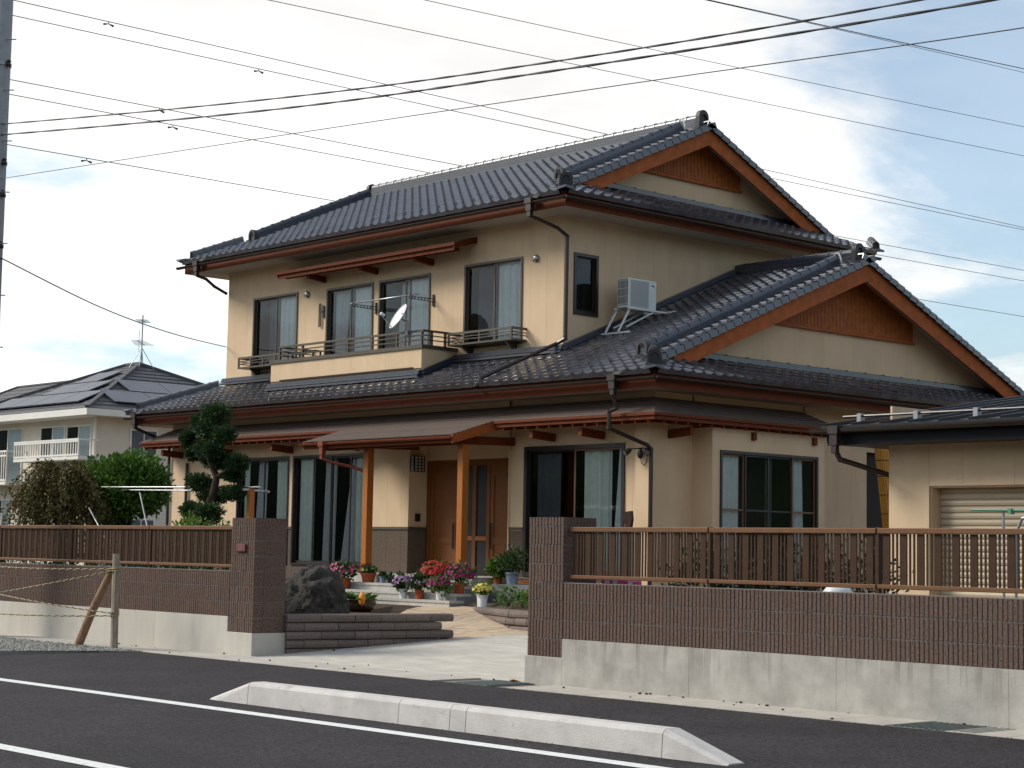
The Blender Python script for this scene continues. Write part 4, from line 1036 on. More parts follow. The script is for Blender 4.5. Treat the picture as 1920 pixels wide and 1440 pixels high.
# ---- slate pent roofs (hisashi)
def slate_roof(poly_lo, poly_hi, rows, parent, name='pent_roof', thick=.035, m='slate'):
    """courses of thin slates between a lower and an upper edge polyline (same number of points)"""
    lo = [Vector(p) for p in poly_lo]; hi = [Vector(p) for p in poly_hi]
    base = MB()
    for i in range(len(lo) - 1): base.quad(lo[i], lo[i + 1], hi[i + 1], hi[i])
    r = base.build(name, 'deck', parent)
    for k in range(rows):
        t0, t1 = k / rows, min(1, (k + 1.15) / rows)
        mb = MB()
        for i in range(len(lo) - 1):
            a, b = lo[i].lerp(hi[i], t0), lo[i + 1].lerp(hi[i + 1], t0); c, d = lo[i + 1].lerp(hi[i + 1], t1), lo[i].lerp(hi[i], t1)
            up_ = Vector((0, 0, 1))
            mb.add([a + up_ * .004, b + up_ * .004, b + up_ * .020, a + up_ * .020, d + up_ * .007, c + up_ * .007], [(0, 1, 2, 3), (3, 2, 5, 4)])
        mb.build('slate_course', m, r)
    return r
HZ0, HZ1 = 3.76, 4.09; HY = 8.48; HX = -6.12
hr = slate_roof([(-22.35, YW1, HZ0), (-22.35, HY, HZ0), (HX, HY, HZ0), (HX, 13.55, HZ0)][1:], [(-21.9, YW1, HZ1), (XW1, YW1, HZ1), (XW1, 13.1, HZ1)], 7, house)
MB().quad((HX, 13.55, HZ0), (HX, 13.55, HZ0 - .03), (XW1, 13.4, HZ0 - .03), (XW1, 13.1, HZ1)).build('end_board', 'red_wood', hr)
MB().quad((-22.35, HY, HZ0 + .01), (-21.9, YW1, HZ1), (-22.3, YW1, HZ0 - .1), (-22.3, HY, HZ0 - .1)).build('end_board', 'red_wood', hr)
B(HX + .002, HX + .03, HY, 13.55, HZ0 - .035, HZ0 + .012).build('edge_trim', 'red_wood', hr)
B(-22.36, HX + .03, HY - .03, HY - .002, HZ0 - .035, HZ0 + .012).build('edge_trim', 'red_wood', hr)
B(-22.33, HX - .01, HY + .005, HY + .045, HZ0 - .105, HZ0 - .008).build('fascia', 'red_wood', hr)
B(HX - .045, HX - .005, HY + .05, 13.52, HZ0 - .105, HZ0 - .008).build('fascia', 'red_wood', hr)
rf = B(-.022, .022, 0, .66, -.055, 0)
for i in range(54):
    x = -22.2 + i * .30
    if -14.6 < x < -10.2: continue
    if x > HX - .1: break
    MB().beam((x, HY + .03, HZ0 - .135), (x, YW1, HZ0 + .06), .045, .06).build('rafter', 'red_wood', hr)
for i in range(16):
    y = 8.75 + i * .30
    MB().beam((HX - .03, y, HZ0 - .135), (XW1, y, HZ0 + .06), .045, .06).build('rafter', 'red_wood', hr)
for x in (-21.6, -19.6, -17.3, -15.0, -9.25, -8.0): MB().beam((x, HY + .12, HZ0 - .24), (x, YW1 + .02, HZ0 - .28), .09, .14).build('arm_beam', 'red_wood', hr)
for y in (9.55, 11.2, 12.9): MB().beam((HX - .12, y, HZ0 - .24), (XW1 - .02, y, HZ0 - .28), .09, .14).build('arm_beam', 'red_wood', hr)
MB().beam((-22.2, HY + .22, HZ0 - .11), (-14.6, HY + .22, HZ0 - .11), .07, .06).build('purlin', 'red_wood', hr)
MB().beam((-10.1, HY + .22, HZ0 - .11), (HX - .2, HY + .22, HZ0 - .11), .07, .06).build('purlin', 'red_wood', hr)
MB().beam((HX - .22, HY + .2, HZ0 - .11), (HX - .22, 13.5, HZ0 - .11), .07, .06).build('purlin', 'red_wood', hr)
MB().quad((-22.3, HY + .05, HZ0 - .03), (HX - .05, HY + .05, HZ0 - .03), (XW1, YW1, HZ1 - .1), (-21.9, YW1, HZ1 - .1)).build('boarding', 'red_wood', hr)
# upper awning
ar = slate_roof([(-18.45, 9.40, 7.43), (-12.42, 9.40, 7.43)], [(-18.45, YW2, 7.62), (-12.42, YW2, 7.62)], 5, house, 'awning')
B(-18.47, -12.40, 9.385, 9.41, 7.385, 7.45).build('edge_trim', 'red_wood', ar)
B(-18.40, -12.45, 9.43, 9.46, 7.30, 7.39).build('fascia', 'red_wood', ar)
MB().quad((-18.43, 9.42, 7.405), (-12.44, 9.42, 7.405), (-12.44, YW2, 7.59), (-18.43, YW2, 7.59)).build('boarding', 'red_wood', ar)
for x in (-18.42, -12.44): MB().prism([(x, 9.40, 7.33), (x, 9.40, 7.44), (x, YW2, 7.63), (x, YW2, 7.50)], (.025, 0, 0)).build('end_board', 'red_wood', ar)
for i in range(25):
    x = -18.3 + i * .242
    MB().beam((x, 9.42, 7.36), (x, YW2, 7.53), .04, .05).build('rafter', 'red_wood', ar)
for x in (-17.43, -15.60, -13.78): MB().beam((x, 9.52, 7.30), (x, YW2, 7.25), .085, .13).build('arm_beam', 'red_wood', ar)
MB().beam((-18.3, 9.58, 7.335), (-12.5, 9.58, 7.335), .07, .06).build('purlin', 'red_wood', ar)

# ---- entrance porch
PX0, PX1, PY = -14.62, -10.12, 7.50
pr_ = slate_roof([(PX0, PY, 3.475), (PX1, PY, 3.475)], [(PX0, HY + .02, HZ0 + .015), (PX1, HY + .02, HZ0 + .015)], 9, house, 'porch_roof')
B(PX0 + .03, PX1 - .03, PY + .01, PY + .04, 3.335, 3.465).build('fascia', 'red_wood', pr_)
for x in (PX0 + .0, PX1 - .03): MB().prism([(x, PY + .0, 3.32), (x, PY + .0, 3.485), (x, HY + .25, HZ0 + .09), (x, HY + .25, HZ0 - .10)], (.032, 0, 0)).build('end_board', 'barge_wood', pr_)
MB().quad((PX0 + .03, PY + .04, 3.44), (PX1 - .03, PY + .04, 3.44), (PX1 - .03, YW1, 3.93), (PX0 + .03, YW1, 3.93)).build('boarding', 'red_wood', pr_)
gutter([(PX0 - .05, PY - .045, 3.44), (PX1 + .01, PY - .045, 3.44)], pr_, r=.042, m='copper')
PYC = 7.95; FL = .95
for x in (-13.10, -10.33):
    p_ = B(x - .075, x + .075, PYC - .075, PYC + .075, FL, 3.36).build('porch_post', 'post_wood', house, bevel=.006)
    B(x - .08, x + .08, PYC - .08, PYC + .08, FL, FL + .20).build('post_shoe', 'copper', p_)
    MB().beam((x, PY + .12, 3.40), (x, YW1, 3.44), .12, .15).build('tie_beam', 'red_wood', house)
B(PX0 + .2, PX1 - .12, PYC - .07, PYC + .07, 3.33, 3.45).build('porch_beam', 'red_wood', house)
for i in range(15):
    x = PX0 + .2 + i * .285
    MB().beam((x, PY + .05, 3.42), (x, HY + .4, 3.69), .045, .06).build('rafter', 'red_wood', pr_)
hopper(-13.92, PY - .05, 3.47, 'copper', w=.075)
pipe([(-13.92, PY - .05, 3.14), (-13.80, PY + .05, 3.08), (-13.42, PYC - .1, 2.98), (-13.21, PYC, 2.90), (-13.20, PYC - .02, 1.0)], 'copper', r=.032)
# floor and steps
fl = B(-14.30, -9.80, 7.75, YD + .1, .42, FL).build('porch_floor', 'step', house)
for z, y0, x1_ in ((.80, 7.40, -9.60), (.67, 7.12, -9.50), (.555, 6.92, -9.45)):
    st = B(-14.6, x1_, y0 + .015, 7.76, .40, z - .045).build('step', 'step', house)
    L = .6; x = -14.6
    while x < x1_ - .05:
        B(x + .002, min(x + L, x1_) - .002 + (.02 if x + L >= x1_ else 0), y0, y0 + .34, z - .044, z).build('step_slab', 'step', st); x += L
    B(x1_ + .001, x1_ + .02, y0 + .02, 7.76, .40, z - .046).build('step_side', 'step_dark', st)
sb = B(-9.75, -8.2, 8.1, 9.1, .5, .845).build('stepping_stone', 'step_dark', house)
# wooden deck edge under the corner window
B(-10.3, -7.2, 8.72, 9.2, .80, .90).build('veranda_deck', 'post_wood', house)
for x in (-10.1, -9.0, -8.0, -7.35): B(x - .05, x + .05, 8.76, 8.86, .5, .80).build('veranda_leg', 'post_wood', house)
# ---- entrance doors
dr = B(-13.30, -10.47, YD + .05, YD + .09, 3.08, 3.19).build('door_frame', 'door_wood', house)
for x in (-13.30, -12.42, -11.52, -10.62): B(x, x + .07, YD, YD + .10, FL + .03, 3.10).build('door_jamb', 'door_wood', dr)
B(-13.30, -10.47, YD - .03, YD + .11, FL, FL + .05).build('door_sill', 'frame_dark', dr)
B(-13.30, -10.47, YD - .005, YD + .03, 3.06, 3.20).build('door_head', 'door_wood', dr)
for xa, xb in ((-13.22, -12.43), (-11.44, -10.63)):
    d_ = B(xa, xb, YD + .03, YD + .065, FL + .05, 3.06).build('door', 'door_wood', house)
    for a, b, c, e in ((xa, xa + .10, FL + .05, 3.06), (xb - .10, xb, FL + .05, 3.06), (xa + .10, xb - .10, 2.86, 3.06), (xa + .10, xb - .10, 1.55, 1.68), (xa + .10, xb - .10, FL + .05, FL + .28)):
        B(a, b, YD + .012, YD + .03, c, e).build('door_rail', 'door_wood', d_)
    MB().tube([((xb - .05) if xa < -12 else xa + .05, YD - .02, 1.45), ((xb - .05) if xa < -12 else xa + .05, YD - .02, 1.95)], .016, 8).build('handle', 'frame_dark', d_)
for xa, xb in ((-12.35, -11.93), (-11.93, -11.52)):
    d_ = B(xa, xb, YD + .055, YD + .07, FL + .05, 3.06).build('side_light', 'black', house)
    for a, b in ((xa, xa + .05), (xb - .05, xb)): B(a, b, YD + .03, YD + .055, FL + .05, 3.06).build('door_rail', 'door_wood', d_)
    B(xa + .05, xb - .05, YD + .03, YD + .055, 1.62, 1.70).build('door_rail', 'post_wood', d_)
# wall lamp and door phone
lp = B(-13.325, -13.22, 9.17, 9.44, 2.96, 3.26).build('wall_lamp', 'lamp_paper', house)
m = MB()
for y in (9.17, 9.26, 9.35, 9.425): m.box(-13.222, -13.208, y, y + .018, 2.95, 3.27)
for k in range(6): m.box(-13.222, -13.206, 9.17, 9.44, 2.95 + k * .06, 2.962 + k * .06)
for x in (-13.32, -13.22): m.box(x - .008, x + .008, 9.155, 9.17, 2.95, 3.27)
for k in range(6): m.box(-13.325, -13.21, 9.152, 9.168, 2.95 + k * .06, 2.962 + k * .06)
m.build('lamp_grid', 'black', lp)
B(-13.325, -13.29, 9.31, 9.42, 1.98, 2.13).build('door_phone', 'black', house)
# ---- vents on the upper wall
for x, z in ((-18.07, 6.99), (-10.68, 7.01)):
    v = MB(); n = 12
    v.lathe((0, 0, 0), [(.075, 0), (.075, .03), (.06, .055), (.03, .07)], n)
    for i in range(len(v.v)): p = v.v[i]; v.v[i] = Vector((x + p.x, YW2 - p.z, z + p.y))
    vo = v.build('vent_cap', 'silver', house, smooth=True)
    MB().prism([(x - .05, YW2 - .06, z - .045), (x + .05, YW2 - .06, z - .045), (x + .065, YW2 - .02, z - .065), (x - .065, YW2 - .02, z - .065)], (0, 0, .02)).build('vent_lip', 'black', vo)
# ---- balcony
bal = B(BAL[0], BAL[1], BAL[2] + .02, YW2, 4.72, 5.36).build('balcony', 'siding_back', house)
n = 9; w_ = (BAL[1] - BAL[0]) / n
for i in range(n): B(BAL[0] + i * w_ + .0015, BAL[0] + (i + 1) * w_ - .0015, BAL[2], BAL[2] + .019, 4.98, 5.365).build('siding_panel', 'siding', bal)
for i in range(2): B(BAL[1] + .001, BAL[1] + .018, BAL[2] + .021 + i * .44, BAL[2] + .455 + i * .44, 4.72, 5.365).build('siding_panel', 'siding', bal)
B(BAL[0] + .35, BAL[1] - .25, BAL[2] - .025, BAL[2] - .001, 4.985, 5.005).build('drip_edge', 'gutter', bal)
B(BAL[0] - .03, BAL[1] + .04, BAL[2] - .03, BAL[2] + .11, 5.366, 5.44).build('coping', 'frame_bronze', bal)
B(BAL[1] - .09, BAL[1] + .04, BAL[2] + .112, YW2 - .002, 5.366, 5.44).build('coping', 'frame_bronze', bal)
for z, h in ((5.70, .04), (5.62, .018), (5.53, .018)):
    B(BAL[0] + .25, BAL[1] + .02, BAL[2] + .01, BAL[2] + .06, z, z + h).build('rail', 'frame_bronze', bal)
    B(BAL[1] - .03, BAL[1] + .02, BAL[2] + .062, YW2, z, z + h).build('rail', 'frame_bronze', bal)
    B(BAL[0] + .25, BAL[0] + .30, BAL[2] + .062, YW2, z, z + h).build('rail', 'frame_bronze', bal)
for x in (-17.82, -17.0, -16.2, -15.4, -14.6, -13.8, -13.02): B(x - .02, x + .02, BAL[2] + .012, BAL[2] + .058, 5.44, 5.699).build('baluster', 'frame_bronze', bal)
for y in (9.35, 9.7): B(BAL[1] - .028, BAL[1] + .018, y - .02, y + .02, 5.44, 5.699).build('baluster', 'frame_bronze', bal)
# flower stands below the upper side windows
def stand(x0, x1):
    s = MB(); y0 = 9.60
    f = B(x0, x1, y0, YW2 - .002, 5.43, 5.465).build('flower_stand', 'frame_bronze', house)
    for z, h in ((5.645, .045), (5.585, .016), (5.53, .016)):
        B(x0, x1, y0, y0 + .035, z, z + h).build('rail', 'frame_bronze', f)
        for x in (x0, x1 - .035): B(x, x + .035, y0 + .037, YW2 - .002, z, z + h).build('rail', 'frame_bronze', f)
    k = int((x1 - x0) / .6) + 1
    for i in range(k + 1):
        x = lerp(x0 + .02, x1 - .02, i / k); B(x - .02, x + .02, y0 + .002, y0 + .033, 5.465, 5.644).build('baluster', 'frame_bronze', f)
    for x in (x0 + .3, x1 - .3): MB().prism([(x, YW2, 5.43), (x, y0 + .1, 5.43), (x, YW2, 5.2)], (.03, 0, 0)).build('bracket', 'frame_bronze', f)
stand(-20.14, -18.2); stand(-12.80, -10.92)
# folded drying rack standing on the balcony
rk = thing('drying_rack', 'small dark slatted rack standing on the balcony behind the rail', 'rack', (-17.3, 9.45, 5.44))
for k in range(4): B(-17.75, -16.85, 9.35 + k * .07, 9.38 + k * .07, 5.60, 5.625).build('slat', 'frame_dark', rk)
for x in (-17.7, -16.95):
    for y in (9.36, 9.55): B(x - .015, x + .015, y, y + .03, 5.44, 5.60).build('leg', 'frame_dark', rk)
# laundry pole brackets on the wall
def arm(x, z, label):
    a = thing('pole_bracket', label, 'bracket', (x, YW2, z), 'laundry pole brackets')
    B(x - .025, x + .025, YW2 - .03, YW2 - .001, z - .12, z + .12).build('wall_plate', 'frame_dark', a)
    for dz_ in (-.03, .03): MB().beam((x, YW2 - .03, z + dz_), (x, 9.42, z + dz_ * .7), .02, .014).build('arm_bar', 'frame_dark', a)
    for k in range(6):
        y = 9.42 + k * .085; MB().beam((x, y, z - .022), (x, y, z + .022), .016, .016, (1, 0, 0)).build('rung', 'frame_dark', a)
    m = MB(); m.tube([(x, 9.40 + .045 * math.cos(t), z + .02 + .045 * math.sin(t)) for t in [i * math.pi / 6 for i in range(12)]], .009, 6); m.build('hook_ring', 'frame_dark', a)
arm(-15.60, 6.47, 'dark laundry pole bracket between the two balcony windows'); arm(-13.72, 6.47, 'dark laundry pole bracket right of the balcony windows')
fb = thing('pole_bracket', 'folded dark laundry pole bracket hanging left of the balcony windows', 'bracket', (-17.53, YW2, 6.2), 'laundry pole brackets')
B(-17.47, -17.42, YW2 - .03, YW2 - .001, 6.42, 6.68).build('wall_plate', 'frame_dark', fb)
for x in (-17.58, -17.53): B(x, x + .014, YW2 - .05, YW2 - .03, 6.22, 6.74).build('arm_bar', 'frame_dark', fb)
for k in range(6): B(-17.58, -17.516, YW2 - .048, YW2 - .032, 6.24 + k * .095, 6.256 + k * .095).build('rung', 'frame_dark', fb)
B(-17.52, -17.45, YW2 - .045, YW2 - .03, 6.54, 6.57).build('hinge', 'frame_dark', fb)
tag(MB().tube([(-15.75, 9.41, 6.52), (-13.45, 9.41, 6.52)], .016, 8).build('laundry_pole', 'silver', smooth=True), 'silver laundry pole resting in the wall brackets over the balcony', 'pole')
for k, x in enumerate((-15.3, -14.6, -14.2, -13.9)):
    pass
# satellite dish on the balcony rail
sdh = thing('satellite_dish', 'white satellite dish clamped to the balcony rail', 'satellite dish', (-13.62, 9.12, 5.44))
fdir = Vector((-.24, -.83, .50)).normalized()
u_ = fdir.cross(Vector((0, 0, 1))).normalized(); v_ = u_.cross(fdir).normalized(); cen = Vector((-13.62, 9.02, 6.03))
m = MB(); rings = 6; n = 24; k0 = 0
for i in range(rings + 1):
    r_ = i / rings
    for j in range(n):
        t = 2 * math.pi * j / n
        m.v.append(cen + u_ * (.25 * r_ * math.cos(t)) + v_ * (.285 * r_ * math.sin(t)) + fdir * (.07 * r_ * r_ - .05))
for i in range(rings):
    for j in range(n): m.f.append((i * n + j, i * n + (j + 1) % n, (i + 1) * n + (j + 1) % n, (i + 1) * n + j))
m.build('dish', 'white_plastic', sdh, smooth=True)
m = MB(); m.tube([cen + u_ * (.25 * math.cos(t)) + v_ * (.285 * math.sin(t)) + fdir * .02 for t in [2 * math.pi * j / 24 for j in range(25)]], .008, 6, False); m.build('dish_rim', 'white_plastic', sdh)
foc = cen + fdir * .36 - v_ * .16
MB().tube([cen - v_ * .27, foc - v_ * .02], .010, 6).build('feed_arm', 'grey_metal', sdh)
MB().tube([foc, foc + fdir * -.09], .035, 10).build('feed_horn', 'white_plastic', sdh)
MB().tube([cen - fdir * .06, cen - fdir * .14, (-13.46, 9.14, 5.95), (-13.46, 9.14, 5.45)], .02, 8).build('mast', 'grey_metal', sdh)
B(-13.50, -13.42, 9.09, 9.2, 5.66, 5.76).build('clamp', 'grey_metal', sdh)
rx = -u_ if (-u_).dot(rt) > 0 else u_
def lettering(text, size, mw, parent, material):
    tx = bpy.data.curves.new('lettering', 'FONT'); tx.body = text; tx.size = size; tx.align_x = 'CENTER'; tx.extrude = .001
    to = bpy.data.objects.new('lettering', tx); col.objects.link(to)
    bpy.context.view_layer.update()
    me = bpy.data.meshes.new_from_object(to.evaluated_get(bpy.context.evaluated_depsgraph_get()))
    bpy.data.objects.remove(to); me.materials.clear(); me.materials.append(MATS[material])
    return inst('lettering', me, mw, parent)
lettering('Panasonic', .062, Matrix.Translation(cen + v_ * .09 - fdir * .030) @ Matrix(((rx.x, v_.x, fdir.x, 0), (rx.y, v_.y, fdir.y, 0), (rx.z, v_.z, fdir.z, 0), (0, 0, 0, 1))), sdh, 'dark_text')
# ---- air conditioner on its roof stand
acx, acy = -9.38, 11.42; az0 = 6.06
ac = thing('air_conditioner', 'white air conditioner unit on a frame standing on the lower roof', 'air conditioner', (acx, acy, 5.7))
body = B(acx - .15, acx + .15, acy - .38, acy + .38, az0, az0 + .56).build('casing', 'white_metal', ac, bevel=.008)
B(acx + .151, acx + .157, acy - .33, acy + .16, az0 + .03, az0 + .53).build('fan_grille', 'ac_front', ac)
m = MB()
for k in range(22): m.box(acx + .157, acx + .161, acy - .33, acy + .16, az0 + .04 + k * .0225, az0 + .046 + k * .0225)
m.build('grille_bars', 'ac_front', ac, kind='stuff')
m = MB()
m.box(acx - .135, acx + .135, acy - .3815, acy - .3803, az0 + .04, az0 + .54)
m.build('coil', 'black', ac)
m = MB()
for k in range(9): m.box(acx - .137 + k * .033, acx - .127 + k * .033, acy - .386, acy - .382, az0 + .04, az0 + .54)
for k in range(4): m.box(acx - .135, acx + .135, acy - .389, acy - .3862, az0 + .06 + k * .15, az0 + .07 + k * .15)
m.build('coil_bars', 'white_metal', ac, kind='stuff')
B(acx + .151, acx + .156, acy + .25, acy + .31, az0 + .45, az0 + .475).build('badge', 'dark_text', ac)
for x in (acx - .17, acx + .17):
    MB().beam((x, acy - .42, az0 - .02), (x, acy + .75, az0 - .02), .04, .035).build('frame_rail', 'white_metal', ac)
    zf = lz(acy - .50) + .08
    MB().beam((x - .03, acy - .34, az0 - .03), (x - .12, acy - .55, zf), .035, .035).build('frame_leg', 'white_metal', ac)
    MB().beam((x, acy + .30, az0 - .03), (x, acy - .45, zf + .09), .025, .025).build('frame_brace', 'white_metal', ac)
for y, e in ((acy - .55, .30),): MB().beam((acx - .45, y, lz(y) + .075), (acx + .35, y, lz(y) + .075), .045, .03).build('frame_foot', 'white_metal', ac)
MB().beam((acx - .40, acy + .62, lz(acy + .62) + .08), (acx + .42, acy + .62, lz(acy + .62) + .08), .045, .03).build('frame_foot', 'white_metal', ac)
# ---- floodlights with sensor at the corner
fl_ = thing('security_light', 'pair of dark sensor floodlights on the beige corner pier', 'light', (-6.85, 9.0, 3.1))
for dx, dy in ((-.17, -.08), (.13, .02)):
    c_ = Vector((-6.88 + dx, 8.97 + dy, 3.20)); d_ = Vector((-.3 if dx < 0 else .5, -.6, -.5)).normalized()
    MB().tube([c_, c_ + d_ * .05, c_ + d_ * .13], [.025, .05, .055], 10).build('lamp_head', 'black', fl_)
    MB().tube([c_ + d_ * .131, c_ + d_ * .134], .045, 10).build('lens', 'silver', fl_)
    MB().tube([c_, (-6.88, 9.03, 3.22)], .012, 6).build('bracket', 'black', fl_)
MB().blob((-6.90, 8.97, 3.12), .055, .055, .09, 2, .05).build('sensor', 'black', fl_)
MB().tube([(-6.9, 8.98, 3.05), (-6.88, 8.98, 2.96), (-6.82, 8.99, 2.92), (-6.78, 9.0, 2.98), (-6.77, 9.01, 3.15)], .007, 6).build('cable', 'black', fl_)
# ------------------------------------------------------------------ garage
gar = thing('garage', 'beige garage with black metal roof and pale roller shutter behind the fence', 'garage', (3.4, 7.3, .5))
GX0, GX1, GY = 1.13, 5.9, 5.0
SH = (1.72, 4.75, .5, 2.30)
n = 11
gw = MB()
cutx = [GX0, SH[0], 2.2, 2.9, 3.6, 4.3, SH[1], 5.3, GX1]
for a, b in zip(cutx[:-1], cutx[1:]):
    if a >= SH[0] - .01 and b <= SH[1] + .01: B(a + .0015, b - .0015, GY, GY + .03, SH[3], 2.96).build('siding_panel', 'siding', gar)
    else: B(a + .0015, b - .0015, GY, GY + .03, .3, 2.96).build('siding_panel', 'siding', gar)
B(GX0 + .001, GX0 + .03, GY + .031, 9.5, .3, 3.3).build('wall', 'siding', gar)
B(GX1 - .03, GX1 - .001, GY + .031, 9.5, .3, 3.3).build('wall', 'siding', gar)
B(GX0 + .03, GX1 - .03, 9.45, 9.5, .3, 3.3).build('wall', 'siding', gar)
for a, b, c, d in ((SH[0], SH[0] + .02, SH[2], SH[3]), (SH[1] - .02, SH[1], SH[2], SH[3]), (SH[0] + .02, SH[1] - .02, SH[3] - .02, SH[3])):
    B(a, b, GY + .03, GY + .22, c, d).build('reveal', 'siding', gar)
sh_ = B(SH[0] + .02, SH[1] - .02, GY + .215, GY + .23, SH[2], SH[3]).build('shutter', 'shutter', gar)
k = int((SH[3] - SH[2]) / .078)
for i in range(k):
    z = SH[2] + i * .078
    MB().prism([(SH[0] + .03, GY + .214, z + .004), (SH[0] + .03, GY + .196, z + .012), (SH[0] + .03, GY + .190, z + .04), (SH[0] + .03, GY + .196, z + .066), (SH[0] + .03, GY + .214, z + .074)], (SH[1] - SH[0] - .06, 0, 0)).build('shutter_slat', 'shutter', sh_)
def gz(y): return 3.03 + .15 * (y - 4.5)
RX0, RX1 = .52, 6.5
groof = MB().prism([(RX0, 4.5, gz(4.5)), (RX0, 10.0, gz(10.0)), (RX0, 10.0, gz(10) - .05), (RX0, 4.5, gz(4.5) - .05)][::-1], (RX1 - RX0, 0, 0)).build('roof', 'garage_roof', gar)
for i in range(15):
    x = RX0 + .02 + i * .42
    MB().beam((x, 4.48, gz(4.48) + .02), (x, 10, gz(10) + .02), .03, .045).build('roof_seam', 'garage_roof', groof)
B(RX0 - .02, RX1, 4.46, 4.50, gz(4.5) - .04, gz(4.5) + .012).build('roof_edge', 'garage_roof', groof)
gutter([(RX0 - .12, 4.40, 3.0), (RX1, 4.40, 3.0)], groof, r=.06)
B(RX0 + .05, RX1, 4.50, 4.53, 2.80, 2.98).build('fascia', 'garage_fascia', groof)
B(RX0 + .05, RX1, 4.53, GY, 2.81, 2.83).build('soffit', 'garage_roof', groof)
B(RX0 + .05, GX0, 4.55, 9.8, 2.815, 2.835).build('soffit', 'garage_roof', groof)
MB().beam((RX0 + .03, 4.52, 2.93), (RX0 + .03, 9.9, 2.93 + .15 * 5.4), .03, .2).build('verge_board', 'garage_fascia', groof)
for y, z in ((4.78, .10), ):
    MB().tube([(RX0 + .08, y, gz(y) + z), (RX1, y, gz(y) + z)], .016, 8).build('snow_pipe', 'gutter', groof)
    for i in range(6):
        x = RX0 + .35 + i * .84; B(x - .03, x + .03, y - .045, y + .045, gz(y) + .01, gz(y) + z + .03).build('pipe_clamp', 'grey_metal', groof)
hopper(.78, 4.38, 3.03, parent=gar, w=.075)
pipe([(.78, 4.38, 2.74), (.80, 4.45, 2.62), (1.07, 5.30, 2.42), (1.07, 5.35, .5)], parent=gar, r=.034)

# ------------------------------------------------------------------ things beside the garage
def roll(c, h, r, label):
    s = thing('bamboo_blind', label, 'blind', c)
    m = MB(); c = Vector(c); n = 26; tilt_ = Vector((-.13, 0, 1)).normalized()
    body = MB().tube([c, c + tilt_ * h], r * .93, 20); body.build('roll_core', 'bamboo', s)
    for j in range(n):
        t = 2 * math.pi * j / n; o = Vector((math.cos(t), math.sin(t), 0)) * r * rnd.uniform(.97, 1.03)
        MB().tube([c + o, c + o + tilt_ * (h + rnd.uniform(-.02, .03))], .016, 5).build('bamboo_slat', 'bamboo', s)
    for z in (.25, .6, .95, 1.3, 1.65, 2.0, 2.3):
        if z > h: break
        p = c + tilt_ * z
        MB().tube([p + Vector((math.cos(t), math.sin(t), 0)) * (r + .018) for t in [2 * math.pi * i / 16 for i in range(17)]], .007, 5, False).build('binding', 'black', s)
    p = c + tilt_ * 1.42
    MB().tube([p + Vector((.14, -.1, .02)), p + Vector((.18, -.16, -.08)), p + Vector((.22, -.12, 0)), p + Vector((.3, -.05, .12))], .008, 5).build('tie_cord', 'white_plastic', s)
roll((-5.52, 14.4, .95), 2.55, .16, 'rolled golden bamboo blind leaning upright between house and garage')
gp_ = thing('garden_pole', 'green plastic pole lying across in front of the shutter', 'pole', (4.2, 3.2, 1.9))
MB().tube([(3.65, 3.0, 1.945), (5.4, 3.2, 1.93)], .012, 8).build('pole', 'green_plastic', gp_)
MB().tube([(4.0, 3.06, .5), (4.0, 3.06, 1.93)], .014, 8).build('stand_leg', 'grey_metal', gp_)
MB().tube([(4.12, 3.1, .5), (4.12, 3.1, 1.7), (4.2, 3.1, 1.86), (4.3, 3.1, 1.88)], .016, 8).build('stand_leg', 'grey_metal', gp_)
B(4.07, 4.11, 3.03, 3.1, 1.9, 1.96).build('clamp', 'green_plastic', gp_)
for xa, xb, zt, lb in ((.70, 1.06, 1.145, 'wide pink printed bag peeping over the wall beside the gate pillar'), (1.08, 1.24, 1.135, 'narrow pink printed bag peeping over the wall, beside the wide one')):
    pk = thing('printed_bag', lb, 'bag', ((xa + xb) / 2, .46, .53), 'pink bags behind the wall')
    B(xa, xb, .42, .50, .53, zt).build('bag', 'pink', pk, bevel=.01)
    for x in ([.80, .92] if xa < 1 else [1.15]): B(x - .03, x + .03, .412, .419, zt - .05, zt - .015).build('print', 'white_plastic', pk)
dm = thing('covered_bucket', 'rounded white lid showing just above the wall', 'bucket', (3.55, .85, .53))
MB().lathe((3.55, .85, .53), [(.14, 0), (.16, .45), (.15, .55), (.10, .61), (.03, .63)], 18).build('body', 'white_plastic', dm, smooth=True)
MB().tube([(3.55 + .165 * math.cos(t), .85 + .165 * math.sin(t), 1.02) for t in [2 * math.pi * i / 18 for i in range(19)]], .012, 6, False).build('rim', 'grey_metal', dm)
ld = thing('garden_ornament', 'dark brown bird-shaped ornament beside the corner pier', 'ornament', (-6.95, 8.75, .9))
MB().prism([(-7.09, 8.75, 2.06), (-7.02, 8.75, 2.13), (-6.90, 8.75, 2.14), (-6.88, 8.75, 2.0), (-6.93, 8.75, 1.75), (-6.99, 8.75, 1.72), (-7.04, 8.75, 1.95)], (0, .06, 0)).build('body', 'glaze_brown', ld)
MB().tube([(-6.95, 8.78, .9), (-6.95, 8.78, 1.75)], .02, 8).build('stake', 'black', ld)

